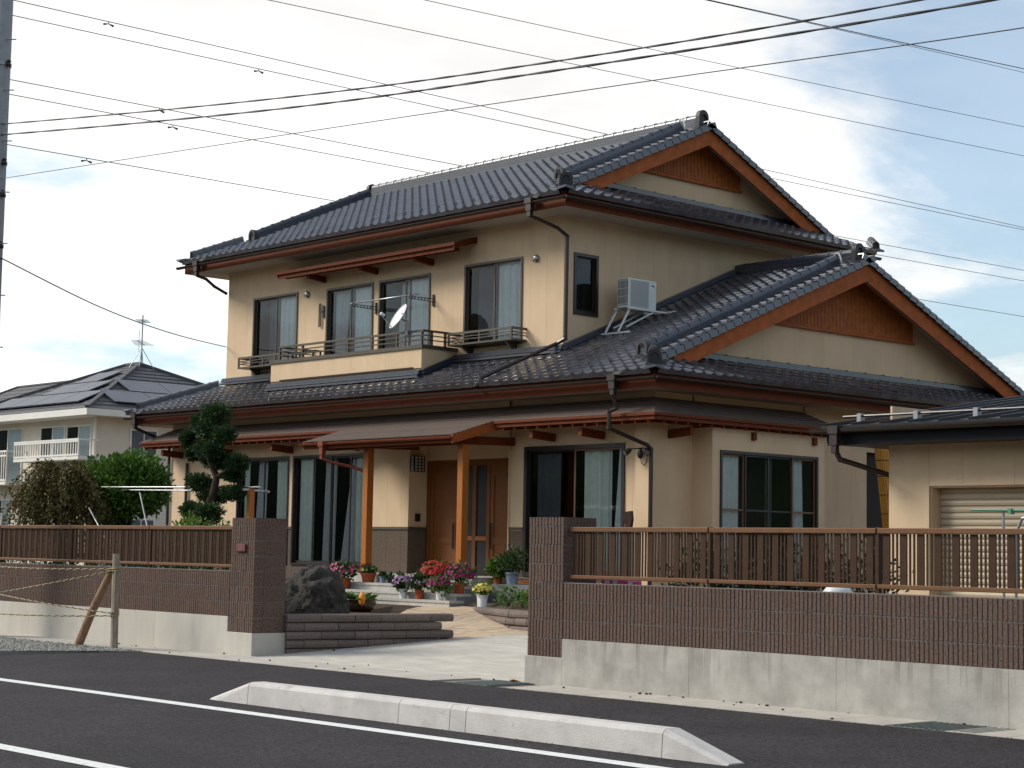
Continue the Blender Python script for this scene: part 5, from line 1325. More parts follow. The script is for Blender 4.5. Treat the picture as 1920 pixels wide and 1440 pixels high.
# ------------------------------------------------------------------ neighbouring houses
def hip_house(name, label, x0, x1, y0, y1, ze, zr_, over=.6):
    h = thing(name, label, 'house', ((x0 + x1) / 2, (y0 + y1) / 2, -.75))
    B(x0, x1, y0, y1, -.75, ze).build('wall', 'cream', h)
    X0, X1, Y0, Y1 = x0 - over, x1 + over, y0 - over, y1 + over
    hw = (Y1 - Y0) / 2; ym = (Y0 + Y1) / 2
    rl, rr_ = X0 + hw, X1 - hw
    if rl > rr_: rl = rr_ = (X0 + X1) / 2
    e = ze + .10
    m = MB().add([(X0, Y0, e), (X1, Y0, e), (X1, Y1, e), (X0, Y1, e), (rl, ym, zr_), (rr_, ym, zr_)], [(0, 1, 5, 4), (1, 2, 5), (2, 3, 4, 5), (3, 0, 4)])
    r_ = m.build('roof', 'grey_roof', h)
    for a, b in (((X0, Y0, e), (rl, ym, zr_)), ((X1, Y0, e), (rr_, ym, zr_)), ((X1, Y1, e), (rr_, ym, zr_)), ((rl, ym, zr_), (rr_ + .01, ym, zr_))):
        MB().beam(V(*a) + V(0, 0, .04), V(*b) + V(0, 0, .04), .14, .08).build('ridge', 'grey_roof', r_)
    for a in ((X0, X1, Y0, Y0 + .05), (X1 - .05, X1, Y0 + .052, Y1)): B(a[0], a[1], a[2], a[3], e - .22, e - .01).build('fascia', 'cream_trim', r_)
    B(X0 + .03, X1 - .03, Y0 + .03, Y1 - .03, e - .22, e - .2).build('soffit', 'cream_trim', r_)
    for k in range(1, 14):       # slate courses
        t = k / 14; tt = t + .004
        for (p, q, s_, u) in (((X0, Y0), (X1, Y0), rl, rr_), ):
            MB().beam((lerp(X0, rl, t), lerp(Y0, ym, t), lerp(e, zr_, t) + .012), (lerp(X1, rr_, t), lerp(Y0, ym, t), lerp(e, zr_, t) + .012), .03, .02).build('slate_line', 'grey_roof', r_)
        MB().beam((lerp(X1, rr_, t), lerp(Y0, ym, t), lerp(e, zr_, t) + .012), (lerp(X1, rr_, t), lerp(Y1, ym, t), lerp(e, zr_, t) + .012), .03, .02).build('slate_line', 'grey_roof', r_)
    return h, r_, (X0, X1, Y0, Y1, e, rl, rr_, ym)
nh, nr_, q = hip_house('neighbour_house', 'cream two-storey neighbour house with solar panels on grey hip roof', -46.2, -37.7, 16.0, 23.6, 5.60, 7.72, .75)
X0, X1, Y0, Y1, e, rl, rr_, ym = q
def fpt(s, t, o=.07):      # point on the front slope: s along x in metres from the right eave corner, t up the slope 0..1
    return Vector((X1 - s, lerp(Y0, ym, t), lerp(e, 7.72, t) + o))
def rpt(s, t, o=.07): return Vector((lerp(X1, rr_, t), Y0 + s, lerp(e, 7.72, t) + o))
def panel4(a, b, c, d, par):
    n_ = (b - a).cross(d - a).normalized() * .04
    if n_.z < 0: n_ = -n_
    o = MB().add([a, b, c, d, a + n_, b + n_, c + n_, d + n_], [(3, 2, 1, 0), (4, 5, 6, 7), (0, 1, 5, 4), (1, 2, 6, 5), (2, 3, 7, 6), (3, 0, 4, 7)]).build('solar_panel', 'solar', par)
for r in range(3):
    t0, t1 = .10 + r * .235, .10 + r * .235 + .215
    ins = lerp(0, X1 - rr_, t0) + .9 + r * .25
    for i in range(5 - r // 2):
        s0 = ins + i * 1.62
        if s0 + 1.6 > (X1 - X0) - lerp(0, X1 - rr_, t1) - .3: continue
        panel4(fpt(s0 + 1.58, t0), fpt(s0, t0), fpt(s0, t1), fpt(s0 + 1.58, t1), nr_)
    insy = lerp(0, ym - Y0, t0) + .8 + r * .12
    for i in range(3 - r):
        s0 = insy + i * 1.62
        if s0 + 1.6 > (Y1 - Y0) - lerp(0, ym - Y0, t1) - .3: continue
        panel4(rpt(s0, t0), rpt(s0 + 1.58, t0), rpt(s0 + 1.58, t1), rpt(s0, t1), nr_)
def nwin(xa, xb, za, zb, curt='lace'):
    f = MB(); y = 15.96
    f.box(xa, xb, y, y + .05, za, za + .05); f.box(xa, xb, y, y + .05, zb - .05, zb); f.box(xa, xa + .05, y, y + .05, za + .05, zb - .05); f.box(xb - .05, xb, y, y + .05, za + .05, zb - .05)
    mid = (xa + xb) / 2; f.box(mid - .025, mid + .025, y, y + .05, za + .05, zb - .05)
    w = f.build('window', 'cream_trim', nh)
    for a, b, mt in ((xa + .05, mid - .03, 'interior'), (mid + .03, xb - .05, curt)):
        B(a, b, y + .03, y + .038, za + .05, zb - .05).build('curtain', mt, w)
        MB().quad((a, y + .02, za + .05), (b, y + .02, za + .05), (b, y + .02, zb - .05), (a, y + .02, zb - .05)).build('pane', 'glass', w)
nwin(-41.26, -39.60, 3.9, 5.28); nwin(-39.50, -37.90, 3.9, 5.25); nwin(-44.6, -42.5, 3.3, 5.32); nwin(-44.4, -43.2, 1.0, 2.9)
def nrail(xa, xb, z0, z1):
    b_ = B(xa, xb, 15.25, 16.0, z0 - .10, z0).build('balcony', 'cream_trim', nh)
    for z in (z0 + .02, z0 + (z1 - z0) * .8, z1 - .06): B(xa, xb, 15.25, 15.30, z, z + .06).build('rail', 'cream_trim', b_)
    for x in (xa, xb - .05): B(x, x + .05, 15.31, 16.0, z1 - .06, z1).build('rail', 'cream_trim', b_)
    k = int((xb - xa) / .16)
    for i in range(k + 1): x = lerp(xa, xb - .04, i / k); B(x, x + .035, 15.26, 15.29, z0 + .08, z1 - .06).build('baluster', 'cream_trim', b_)
nrail(-41.7, -37.4, 4.18, 4.75); nrail(-46.0, -42.2, 3.45, 4.50)
for za, zb in ((2.9, 5.2), (-.2, 2.3)):
    f = B(-37.70, -37.66, 17.25, 18.3, za, zb).build('window', 'cream_trim', nh)
    for ya in (17.32, 17.80): B(-37.66, -37.65, ya, ya + .43, za + .08, zb - .08).build('pane', 'solar', f)
pipe([(-37.62, 15.95, 5.5), (-37.62, 15.95, -.5)], 'cream_trim', r=.05, parent=nh)
# aerial on the neighbour's roof
an = thing('roof_aerial', 'thin rooftop television aerial on the neighbour house ridge', 'aerial', (rr_ + .1, ym, 7.7))
ac_ = V(rr_ + .1, ym, 7.70)
MB().tube([ac_, ac_ + V(0, 0, 1.75)], .025, 6).build('mast', 'grey_metal', an)
for dx, dy in ((.35, .3), (-.35, .3), (.35, -.3), (-.35, -.3)): MB().tube([ac_ + V(dx, dy, -.15), ac_ + V(0, 0, .6)], .014, 5).build('stay', 'grey_metal', an)
dl = V(.75, -.66, 0); dn = V(.66, .75, 0)
for z, L, c0 in ((1.55, .9, -.1), (.75, 1.5, .2)):
    MB().tube([ac_ + V(0, 0, z) - dl * (L * .5 - c0), ac_ + V(0, 0, z) + dl * (L * .5 + c0)], .014, 5).build('boom', 'grey_metal', an)
    for k in range(7):
        p = ac_ + V(0, 0, z) + dl * lerp(-L * .5 + c0, L * .5 + c0, k / 6); w = .20 if z > 1 else .34 - .02 * k
        MB().tube([p - dn * w, p + dn * w], .006, 4).build('element', 'grey_metal', an)
MB().tube([ac_ + V(0, 0, .75) + dl * .55 + V(0, 0, -.35), ac_ + V(0, 0, .75) + dl * .55 + V(0, 0, .4)], .010, 5).build('element', 'grey_metal', an)
# two houses further off
hip_house('distant_house', 'dark roof of a house beyond, at the far end of the cream house', -84, -62, 28.0, 40.0, 6.2, 9.9, .7)
fh = hip_house('distant_house', 'dark roof corner of a house rising behind the garage roof', -13.8, -1, 31.0, 43.0, 4.9, 8.6, .8)

# ------------------------------------------------------------------ utility pole and wires
up_ = thing('utility_pole', 'grey concrete utility pole with step bolts at the edge of the picture', 'utility pole', (-11.45, -.8, 0))
MB().tube([(-11.45, -.8, -.3), (-11.45, -.8, 12.5)], [.185, .165], 20).build('shaft', 'pole', up_, smooth=True)
for k in range(11):
    z = 2.0 + k * .8
    MB().tube([(-11.29, -.8, z), (-11.09, -.72, z - .02)], .010, 5).build('step_bolt', 'grey_metal', up_)
for z in (5.95, 6.75, 7.25, 8.8):
    MB().tube([(-11.45, -.8, z), (-11.45, -.8, z + .05)], .185, 20).build('band', 'grey_metal', up_)
    MB().lathe((-11.24, -.75, z - .03), [(.03, 0), (.045, .03), (.03, .06), (.04, .09), (.02, .11)], 8).build('insulator', 'gutter', up_)
def wire(label, pts, r, damper=(), twist=0.0, name='power_line'):
    w = thing(name, label, 'wire', pts[0], 'overhead wires')
    P = [Vector(p) for p in pts]; out_ = []
    # smooth parabola through the first, middle and last points of the span
    n = 90
    def at(t):
        i = min(int(t * (len(P) - 1)), len(P) - 2); f = t * (len(P) - 1) - i
        a, b, c, d = P[max(i - 1, 0)], P[i], P[i + 1], P[min(i + 2, len(P) - 1)]
        return .5 * ((2 * b) + (c - a) * f + (2 * a - 5 * b + 4 * c - d) * f * f + (3 * b - a - 3 * c + d) * f ** 3)
    pts_ = [at(i / n) for i in range(n + 1)]
    if twist:
        for s in (0, math.pi):
            MB().tube([at(i / 400) + Vector((0, .7 * math.cos(i * .33 + s), math.sin(i * .33 + s))) * twist for i in range(401)], r, 5).build('strand', 'wire', w)
    else: MB().tube(pts_, r, 6).build('conductor', 'wire', w)
    for t in damper:
        p = at(t); d = (at(t + .001) - at(t - .001)).normalized()
        MB().tube([p, p - V(0, 0, .06)], .012, 5).build('clamp', 'wire', w)
        for s in (-1, 1): MB().tube([p - V(0, 0, .06) + d * s * .01, p - V(0, 0, .07) + d * s * .05, p - V(0, 0, .09) + d * s * .14], [.010, .018, .030], 6).build('damper_weight', 'wire', w)
    return w
WX = -26.0
def yw(label, ya, yb, za, zm, zb, r=.0105, damper=()):
    wire(label, [(WX, ya, za), (WX, (ya + yb) / 2, zm), (WX, yb, zb)], r, damper)
yw('topmost wire leaving the pole, with one damper near it', -2, 60, 14.55, 14.75, 15.0, damper=(.217,))
yw('second wire below the topmost, with a damper left of the roof', -2, 60, 14.15, 14.45, 15.0, damper=(.283,))
yw('third wire from the top behind the roof ridge', -2, 60, 12.55, 12.85, 13.3, damper=(.24,))
yw('fourth wire, just under the third, with a damper', -2, 60, 12.2, 12.45, 12.85, damper=(.246,))
yw('lowest long wire crossing the sky at roof ridge height', -2, 60, 11.0, 11.1, 11.35, damper=(.21,))
wire('high wire running to the upper right behind the gable peak', [(WX, 8, 16.0), (WX, 31, 16.95), (WX, 60, 18.3)], .0105)
wire('wire with twin dampers at the top edge of the sky', [(WX, 12, 17.1), (WX, 32, 18.05), (WX, 62, 19.7)], .0105, damper=(.157, .17))
wire('thicker wire at the upper right corner of the sky', [(WX, 28, 19.9), (WX, 44, 21.0), (WX, 62, 22.3)], .017)
wire('thin wire close below the upper right corner wire', [(WX, 28, 19.88), (WX, 44, 20.93), (WX, 62, 22.0)], .010)
wire('twisted black cable rising to the right, the upper one', [(-16, -.8, 8.5), (-11.34, -.8, 7.87), (-4.12, -.8, 7.02), (.8, -.8, 6.55), (5.66, -.8, 6.21), (12, -.8, 5.95)], .0085, twist=.0045)
wire('twisted black cable rising to the right, the lower one', [(-16, -.8, 8.3), (-11.33, -.8, 7.70), (-4.11, -.8, 6.88), (.8, -.8, 6.45), (6.3, -.8, 6.06), (12, -.8, 5.8)], .0095, twist=.0055)
wire('single thin wire rising to the right from the pole', [(-11.26, -.8, 7.0), (-4.1, -.8, 6.53), (2.37, -.8, 6.08), (6.7, -.8, 5.76), (12, -.8, 5.45)], .0055)
wire('service cable sagging from the pole to the house corner', [(-11.2, -.8, 5.78), (-14.6, 2.9, 5.68), (-18.0, 6.5, 5.80), (-21.2, 9.98, 6.04)], .010, name='service_cable')
for k, z in enumerate((11.0, 10.75)):
    wire(('upper' if k == 0 else 'lower') + ' of two distant wires right of the lower gable', [(-30, 62, z - .3), (-14, 62, z - .2), (8, 62, z)], .014)
# ------------------------------------------------------------------ rope barrier at the verge
rb = thing('rope_barrier', 'weathered wooden post with leaning brace and yellow-black rope', 'barrier', (-7.37, -.78, 0))
MB().tube([(-7.37, -.78, -.05), (-7.385, -.78, .6), (-7.40, -.78, 1.29)], [.052, .050, .047], 12).build('post', 'old_wood_grey', rb, smooth=False)
MB().tube([(-8.33, -.80, -.03), (-7.95, -.80, .5), (-7.47, -.79, 1.08)], [.062, .058, .05], 12).build('brace', 'old_wood', rb)
def rope(a, b, sag):
    a, b = Vector(a), Vector(b); n = 120
    at = lambda t: a.lerp(b, t) - Vector((0, 0, sag * 4 * t * (1 - t)))
    for s, m in ((0, 'rope_yellow'), (math.pi, 'black')):
        MB().tube([at(i / n) + Vector((0, math.cos(i * .9 + s), math.sin(i * .9 + s))) * .0055 for i in range(n + 1)], .0065, 5).build('rope', m, rb)
rope((-7.40, -.84, 1.085), (-11.1, -.84, 1.06), .02); rope((-7.40, -.845, 1.06), (-10.75, -.84, .66), .01)
rope((-10.75, -.84, .66), (-7.34, -.845, .49), .02); rope((-7.36, -.84, .455), (-11.1, -.84, .36), .02)
for z in (1.07, 1.10, .46, .49, .52):
    MB().tube([(-7.385 + .058 * math.cos(t), -.78 + .058 * math.sin(t), z + .01 * math.sin(t)) for t in [2 * math.pi * i / 14 for i in range(15)]], .0085, 5, False).build('lashing', 'rope_yellow', rb)
MB().tube([(-7.325, -.83, 1.06), (-7.31, -.84, .8), (-7.325, -.83, .5)], .008, 5).build('rope', 'rope_yellow', rb)

# ------------------------------------------------------------------ foliage helpers
def rdir():
    while True:
        v = Vector((rnd.uniform(-1, 1), rnd.uniform(-1, 1), rnd.uniform(-1, 1)))
        if .05 < v.length < 1: return v.normalized()
def clump(mb, c, rx, ry, rz, n, w, l, shell=.55, upb=.3, lumps=0.25, seed=0):
    c = Vector(c)
    for _ in range(n):
        d = rdir(); rr = (shell + (1 - shell) * rnd.random()) * (1 + lumps * noise.noise(d * 2.2 + Vector((seed, seed * .7, 1.3))))
        p = c + Vector((d.x * rx, d.y * ry, d.z * rz)) * rr
        e = (d + rdir() * .9 + Vector((0, 0, upb))).normalized()
        s = rnd.uniform(.7, 1.3)
        mb.leaf(p, e, w * s, l * s)
# clipped pine with layered pads
pine = thing('clipped_pine', 'dark clipped pine with layered foliage pads behind the slat fence', 'pine tree', (-10.95, 3.0, .46))
PX = lambda x, y: Vector((-10.96 + (x - 395) * .0159, 3.0, 3.78 - (y - 755) * .00878))
tr = [PX(396, 1075), PX(392, 1000), PX(390, 960), PX(403, 925), PX(405, 895), PX(392, 860), PX(398, 825), PX(399, 785)]
MB().tube([p + V(0, .02 * math.sin(i * 2), 0) for i, p in enumerate(tr)], [.085, .08, .075, .068, .06, .05, .04, .02], 9).build('trunk', 'bark', pine, smooth=True)
pads = [(399, 776, 27, 18), (371, 792, 18, 15), (396, 806, 24, 14), (421, 817, 20, 14), (352, 820, 15, 14), (376, 829, 20, 14), (352, 846, 16, 14), (392, 843, 24, 13), (417, 847, 17, 12), (380, 863, 20, 11), (408, 865, 19, 12), (436, 870, 21, 13), (420, 893, 16, 9), (374, 905, 24, 15), (427, 925, 22, 12), (388, 930, 27, 13), (370, 957, 20, 12), (414, 962, 26, 14), (385, 975, 30, 12)]
for i, (x, y, rx, ry) in enumerate(pads):
    dy = rnd.uniform(-.22, .22); c = PX(393 + (x - 393) * .92, y) + V(0, dy, 0)
    j = min(range(len(tr)), key=lambda k: abs(tr[k].z - c.z + .1))
    MB().tube([tr[j], tr[j].lerp(c, .5) + V(0, 0, -.02), c - V(0, 0, ry * .004)], [.03, .022, .012], 6).build('limb', 'bark', pine)
    m = MB(); clump(m, c, rx / 102, rx / 102, ry / 94, 1500, .012, .06, .45, .5, .4, i)
    clump(m, c, rx / 104, rx / 104, ry / 104, 600, .035, .06, .2, .3, .3, i)
    m.build('foliage_pad', 'needle', pine)
# round evergreen
def tree(name, label, base, c, r, leafm, n, w, l, cat='tree', lumps=9, rad=.06):
    t = thing(name, label, cat, base)
    b, c = Vector(base), Vector(c)
    MB().tube([b, b.lerp(c, .35) + V(.03, 0, 0), b.lerp(c, .75), c], [rad, rad * .85, rad * .6, rad * .3], 9).build('trunk', 'bark', t, smooth=True)
    m = MB(); br = MB()
    cs_ = [Vector((0, 0, .1))] + [rdir() for _ in range(lumps)]
    for i, d in enumerate(cs_):
        d = Vector((d.x, d.y, d.z * .9 + .1)); cc = c + Vector((d.x * r[0], d.y * r[1], d.z * r[2])) * .58
        f = rnd.uniform(.45, .62) if i else .72
        clump(m, cc, r[0] * f, r[1] * f, r[2] * f, n // (lumps + 1), w, l, .5, .35, .4, i * 3.1)
        br_ = MB().tube([b.lerp(c, .5), (b.lerp(c, .6)).lerp(cc, .5), cc], [rad * .45, rad * .3, rad * .12], 6); br_.build('limb', 'bark', t)
    m.build('crown', leafm, t)
    return t
tree('round_tree', 'round green broadleaf tree in front of the cream neighbour house', (-15.35, 4.0, .46), (-15.33, 4.0, 2.38), (.86, .86, .70), 'leaf', 17000, .05, .085, lumps=14, rad=.055)
# weeping tree with brown leaves
wt_ = thing('weeping_tree', 'weeping small tree with brownish leaves left of the round green tree', 'tree', (-15.1, 2.5, .46))
top = V(-15.1, 2.5, 2.72)
MB().tube([(-15.05, 2.5, .46), (-15.0, 2.5, 1.2), (-15.12, 2.5, 1.9), top], [.06, .055, .05, .035], 9).build('trunk', 'bark', wt_, smooth=True)
lv = MB()
for k in range(110):
    a = rnd.uniform(0, 6.283); Lr = rnd.uniform(.35, 1.05); h0 = rnd.uniform(-.3, .04); rise = rnd.uniform(.08, .30); drop = rnd.uniform(.6, 1.7)
    P0 = top + V(0, 0, h0); pts = []
    for i in range(9):
        t = i / 8
        pts.append(P0 + V(math.cos(a) * Lr * (t ** .8), math.sin(a) * Lr * (t ** .8), rise * math.sin(min(1, t * 2) * math.pi / 2) * (1 - t) - drop * max(0, t - .25) ** 1.5))
    MB().tube(pts, [.016, .014, .012, .010, .008, .007, .006, .005, .004], 5).build('limb', 'bark', wt_)
    for i in range(130):
        t = rnd.uniform(.22, 1); q_ = t * 8; j = min(int(q_), 7); p = pts[j].lerp(pts[j + 1], q_ - j) + rdir() * rnd.uniform(0, .10)
        lv.leaf(p, (V(math.cos(a) * .4, math.sin(a) * .4, -.8) + rdir() * .7), .030, .065)
clump(lv, (-15.1, 2.5, 2.05), .95, .75, .55, 5200, .030, .065, .25, -.5, .5, 4.4)
lv.build('crown', 'leaf_brown', wt_)
def shrub(name, label, c, r, m_, n, w, l, group=None, cat='shrub'):
    s = thing(name, label, cat, (c[0], c[1], c[2] - r[2]), group)
    for k in range(6):
        d = rdir(); MB().tube([(c[0], c[1], c[2] - r[2]), (c[0] + d.x * r[0] * .5, c[1] + d.y * r[1] * .5, c[2] + abs(d.z) * r[2] * .4)], [.012, .006], 5).build('stem', 'bark', s)
    m = MB(); clump(m, c, *r, n, w, l, .35, .4, .45, c[0]); m.build('foliage', m_, s); return s
shrub('garden_shrub', 'pale yellow-green shrub above the fence at the foot of the pine', (-9.55, 1.7, 1.55), (.38, .3, .32), 'leaf_bright', 900, .03, .075)
shrub('garden_shrub', 'green shrub filling the foot of the clipped pine', (-8.55, 1.6, 1.50), (.45, .3, .28), 'leaf', 900, .03, .06)
ORD = ['tenth', 'ninth', 'eighth', 'seventh', 'sixth', 'fifth', 'fourth', 'third', 'second', 'first']
for k in range(10):
    x = -16.4 + k * 1.05
    shrub('filler_shrub', 'low dark shrub added to darken the slat fence gaps, ' + ORD[k] + ' from the gate pillar', (x + rnd.uniform(-.1, .1), rnd.uniform(.75, 1.0), .90), (.70, .40, .55), 'leaf_dark', 1300, .03, .06, 'shrubs added to darken the fence gaps')  # shrubs added so the view through the left fence stays dark
for k, (x, lb) in enumerate(((2.0, 'shrub added to darken the right fence gaps, below the bay window edge'), (2.75, 'shrub added to darken the right fence gaps, beside the fence post'), (3.5, 'shrub added to darken the right fence gaps, below the black opening'), (4.15, 'shrub added to darken the right fence gaps, next to the bamboo blind'))):
    shrub('garden_shrub', lb, (x - .9, 1.6, 1.0), (.55, .35, .58), 'leaf_shade', 1500, .03, .06)  # added filler, near black in place of the dark behind the slats
# ------------------------------------------------------------------ laundry frame in the garden
lf = thing('laundry_stand', 'laundry frame with silver bars and brown post in the garden', 'laundry frame', (-12.4, 3.3, .46))
MB().tube([(-15.6, 3.3, 2.46), (-9.95, 3.3, 2.38)], .016, 8).build('bar', 'silver', lf)
MB().tube([(-15.6, 3.55, 2.42), (-10.1, 3.55, 2.33)], .012, 8).build('bar', 'silver', lf)
B(-10.25, -10.16, 3.25, 3.34, .46, 2.36).build('post', 'post_wood', lf); B(-15.3, -15.21, 3.25, 3.34, .46, 2.36).build('post', 'post_wood', lf)
MB().tube([(-10.2, 3.15, 2.34), (-10.2, 3.65, 2.32)], .02, 8).build('crossbar', 'silver', lf)
MB().tube([(-15.25, 3.15, 2.38), (-15.25, 3.65, 2.38)], .02, 8).build('crossbar', 'silver', lf)
MB().tube([(-12.1, 2.6, 1.5), (-12.65, 2.7, 2.3)], .013, 8).build('leaning_pole', 'silver', lf); MB().tube([(-13.2, 2.4, 1.5), (-14.0, 2.5, 2.05)], .011, 8).build('leaning_pole', 'silver', lf)
# ------------------------------------------------------------------ boulder
bm = bmesh.new(); bmesh.ops.create_icosphere(bm, subdivisions=5, radius=1)
rk_ = MB()
for v in bm.verts:
    p = v.co.normalized(); d = 1 + .30 * noise.noise(p * 1.3 + V(3.2, .4, 0)) + .20 * abs(noise.noise(p * 2.6 + V(1, 7, 2))) + .10 * abs(noise.noise(p * 5 + V(2, 2, 2))) + .05 * noise.noise(p * 9) + .02 * noise.noise(p * 22)
    q_ = Vector((p.x * .66, p.y * .55, p.z * (.66 if p.z > 0 else .3))) * d
    q_.z += .12 * max(0, -q_.x)
    rk_.v.append(V(-6.68, 1.95, .48) + q_ * .88)
rk_.f = [tuple(v.index for v in f.verts) for f in bm.faces]; bm.free()
tag(rk_.build('boulder', 'rock', smooth=False), 'big dark rough boulder behind the low edging wall by the gate pillar', 'boulder')
# ------------------------------------------------------------------ pots and plants
def pot(name, label, pos, r, h, m_, leafm, lr, n, flower=None, nf=0, w=.035, l=.07, fs=.035, cat='potted plant', group='potted plants at the entrance', lean=(0, 0)):
    x, y, z = pos
    t = thing(name, label, cat, pos, group)
    MB().lathe(pos, [(r * .72, 0), (r * .92, h * .82), (r * 1.04, h * .83), (r * 1.04, h), (r * .92, h), (r * .88, h * .9), (.02, h * .88)], 18).build('pot', m_, t, smooth=False)
    c = V(x + lean[0], y + lean[1], z + h + lr[2] * .75)
    m = MB(); clump(m, c, *lr, n, w, l, .25, .5, .4, x); m.build('foliage', leafm, t)
    for k in range(5):
        d = rdir(); MB().tube([(x, y, z + h * .85), (c.x + d.x * lr[0] * .5, c.y + d.y * lr[1] * .5, c.z)], [.007, .004], 4).build('stem', 'bark', t)
    if flower:
        f = MB()
        for _ in range(nf):
            d = rdir(); d.z = abs(d.z) * .9 - .25; d.normalize()
            if rnd.random() < .6: d = (d + V(.3, -.5, .2)).normalized()
            p = c + Vector((d.x * lr[0], d.y * lr[1], d.z * lr[2])) * rnd.uniform(.85, 1.12)
            fd = (d + V(.2, -.3, .3)).normalized(); a0 = rnd.uniform(0, 6)
            s1 = fd.cross(V(0, 0, 1)).normalized(); s2 = s1.cross(fd)
            for q_ in range(5):
                a = a0 + q_ * 1.2566; e_ = s1 * math.cos(a) + s2 * math.sin(a)
                f.leaf(p, e_ + fd * .25, fs * .9, fs, fd)
        f.build('flowers', flower, t, kind='stuff')
    return t
pot('flower_pot', 'white pot with small lilac flowers on the lowest step', (-10.82, 7.03, .556), .085, .17, 'white_plastic', 'leaf_dark', (.20, .18, .15), 420, 'petal_lilac', 60)
pot('flower_pot', 'small terracotta pot with bushy white-flecked plant on the lowest step', (-10.40, 7.05, .556), .085, .16, 'terracotta', 'leaf_dark', (.20, .18, .18), 480, 'petal_lilac', 26, fs=.022)
pot('flower_pot', 'small pale pot under magenta petunias on the step edge', (-9.80, 7.02, .556), .085, .16, 'white_plastic', 'leaf', (.24, .2, .14), 420, 'petal_magenta', 70, fs=.032)
pot('flower_pot', 'terracotta planter overflowing with bright red geraniums', (-10.25, 7.32, .671), .13, .20, 'terracotta', 'leaf', (.36, .24, .20), 800, 'petal_red', 190, fs=.036)
pot('flower_pot', 'terracotta planter of magenta petunias beside the porch post', (-9.72, 7.40, .671), .13, .18, 'terracotta', 'leaf', (.32, .22, .19), 600, 'petal_magenta', 120, fs=.034)
pot('flower_pot', 'terracotta planter of pink cosmos below the garden window', (-12.95, 7.30, .671), .16, .20, 'terracotta', 'leaf_dark', (.36, .24, .17), 560, 'petal_pink', 60, fs=.03)
pot('flower_pot', 'round terracotta pot of reddish plant at the foot of the copper post shoe', (-12.52, 7.56, .801), .15, .17, 'terracotta', 'leaf_dark', (.16, .14, .07), 200, 'petal_yellow', 10, fs=.025)
pot('flower_pot', 'little blue glazed pot beside the porch wall', (-12.12, 7.58, .801), .062, .12, 'glaze_blue', 'leaf_dark', (.05, .05, .04), 60)
pot('flower_pot', 'dark small pot beside the little blue one', (-11.95, 7.62, .801), .055, .07, 'black', 'leaf_dark', (.10, .09, .05), 120)
pot('flower_pot', 'large pale blue-grey pot with dark round bush on the stone block', (-9.26, 8.22, .846), .125, .21, 'glaze_blue', 'leaf_dark', (.30, .28, .25), 900, w=.03, l=.06)
pot('flower_pot', 'terracotta pot with broad green leaves left of the round bush', (-9.62, 8.20, .846), .09, .14, 'terracotta', 'leaf', (.20, .18, .15), 320, w=.05, l=.11)
pot('flower_pot', 'tall white pot with cream yellow flowers, the one behind', (-8.66, 6.96, .47), .075, .24, 'white_plastic', 'leaf_bright', (.13, .13, .08), 200, 'petal_yellow', 70, fs=.032)
pot('flower_pot', 'tall white pot with cream yellow flowers, the one in front', (-8.40, 6.78, .478), .085, .21, 'white_plastic', 'leaf_bright', (.15, .15, .11), 220, 'petal_yellow', 80, fs=.032)
# glazed bowl with broad leaves and a pumpkin
bw = thing('bonsai_bowl', 'dark brown glazed bowl planted with broad leaves beside the boulder', 'planter', (-7.72, 3.65, .455))
MB().lathe((-7.72, 3.65, .455), [(.17, 0), (.25, .06), (.27, .13), (.25, .17), (.275, .185), (.275, .20), (.24, .20), (.23, .17), (.02, .16)], 24).build('bowl', 'glaze_brown', bw, smooth=True)
m = MB()
for k in range(70):
    a = rnd.uniform(0, 6.28); rr = rnd.uniform(.02, .2); d = V(math.cos(a), math.sin(a), rnd.uniform(.35, 1.1)).normalized()
    m.leaf(V(-7.76 + rr * math.cos(a) * .8, 3.65 + rr * math.sin(a) * .8, .63), d, .075, rnd.uniform(.14, .24))
m.build('leaves', 'leaf', bw)
pu = thing('pumpkin', 'orange pumpkin propped at the rim of the brown bowl', 'pumpkin', (-7.50, 3.52, .60))
m = MB(); n = 32
for i in range(9):
    ph_ = math.pi * i / 8
    for j in range(n):
        t = 2 * math.pi * j / n; r_ = .10 * math.sin(ph_) * (1 + .09 * abs(math.cos(t * 4)))
        m.v.append(V(-7.46 + .6 * r_ * math.cos(t) + 0, 3.50 + .075 * math.cos(ph_) * .6, .665 + r_ * math.sin(t)))
for i in range(8):
    for j in range(n): m.f.append((i * n + j, i * n + (j + 1) % n, (i + 1) * n + (j + 1) % n, (i + 1) * n + j))
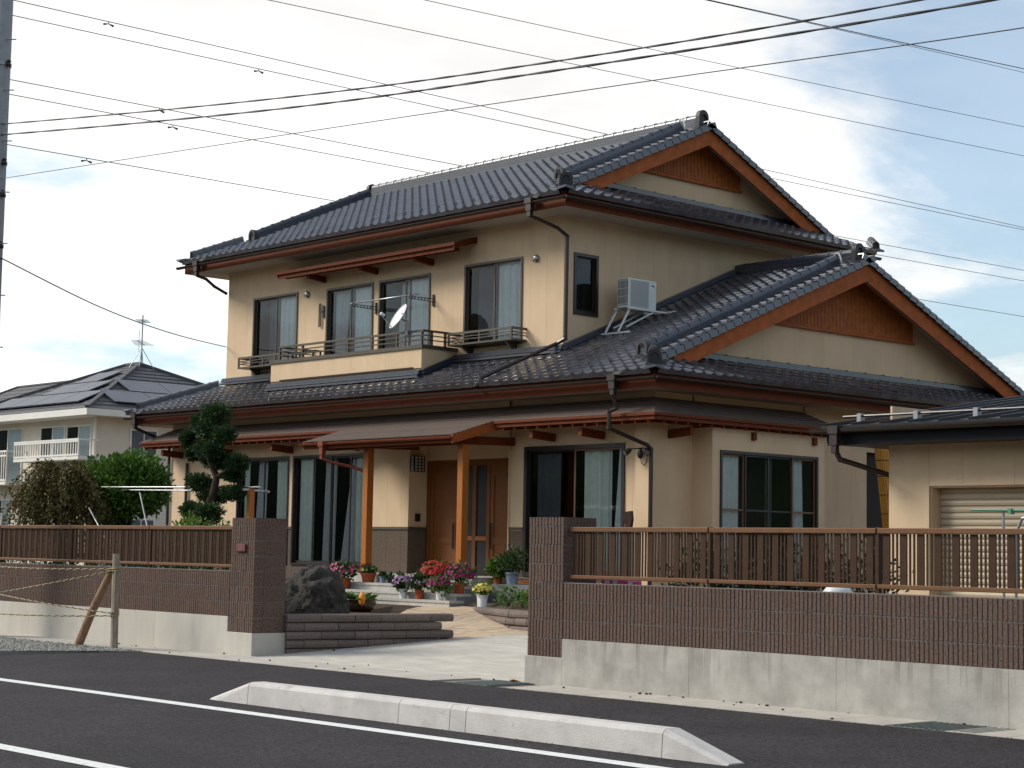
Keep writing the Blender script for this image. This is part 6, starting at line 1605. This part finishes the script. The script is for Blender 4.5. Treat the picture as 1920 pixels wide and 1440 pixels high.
m.build('fruit', 'orange', pu, smooth=True)
MB().tube([(-7.46, 3.455, .665), (-7.46, 3.41, .675)], [.02, .012], 6).build('stalk', 'leaf_bright', pu)
# ground cover in the right bed
gc = MB()
for k in range(26):
    t = rnd.random(); x = lerp(-7.5, -4.6, t) + rnd.uniform(-.1, .5); y = lerp(6.4, 4.75, t) + rnd.uniform(.1, .6)
    clump(gc, (x, y, .66), .24, .22, .14, 170, .022, .05, .3, .6, .4, k)
o = gc.build('ground_cover', 'leaf_bright', kind='stuff'); o['label'] = 'bright green low ground cover in the curved bed beside the steps'
shrub('garden_shrub', 'small dark green mound at the front of the curved bed', (-6.9, 6.0, .72), (.3, .25, .16), 'leaf', 400, .025, .05)
# pebbles and dry leaves; grit lines added as contact shade at kerb and wall
lt = MB()
for k in range(46):
    x = rnd.uniform(-9, 8); y = rnd.choice((rnd.uniform(-.1, -.02), rnd.uniform(-.7, -.03), rnd.uniform(.1, 3) if -5 < x < -.2 else -.05)); z = .008 if y < 0 else dz(y) + .003
    r_ = rnd.uniform(.008, .022); lt.blob((x, y, z + r_ * .3), r_, r_ * rnd.uniform(.5, 1), r_ * .5, 1, .4, 1, k)
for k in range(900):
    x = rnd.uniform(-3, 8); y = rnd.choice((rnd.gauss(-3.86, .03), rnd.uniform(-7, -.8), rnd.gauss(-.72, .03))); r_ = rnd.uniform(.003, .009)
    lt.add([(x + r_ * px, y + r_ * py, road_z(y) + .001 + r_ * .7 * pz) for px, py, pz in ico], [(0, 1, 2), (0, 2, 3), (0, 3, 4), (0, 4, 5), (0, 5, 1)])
o = lt.build('litter_and_contact_shade', 'bark', kind='stuff'); o['label'] = 'scattered dry leaves and crumbs along the wall foot, grit lines added as contact shade'
lf2 = MB()
for k in range(3): lf2.leaf(V(-.03 - k * .05, -.05 - k * .02, .012 + k * .004), V(rnd.uniform(-1, 1), rnd.uniform(-1, 1), .15), .05, .09)
tag(lf2.build('fallen_leaf', 'orange'), 'dry orange leaves lying at the foot of the right gate pillar', 'leaf')
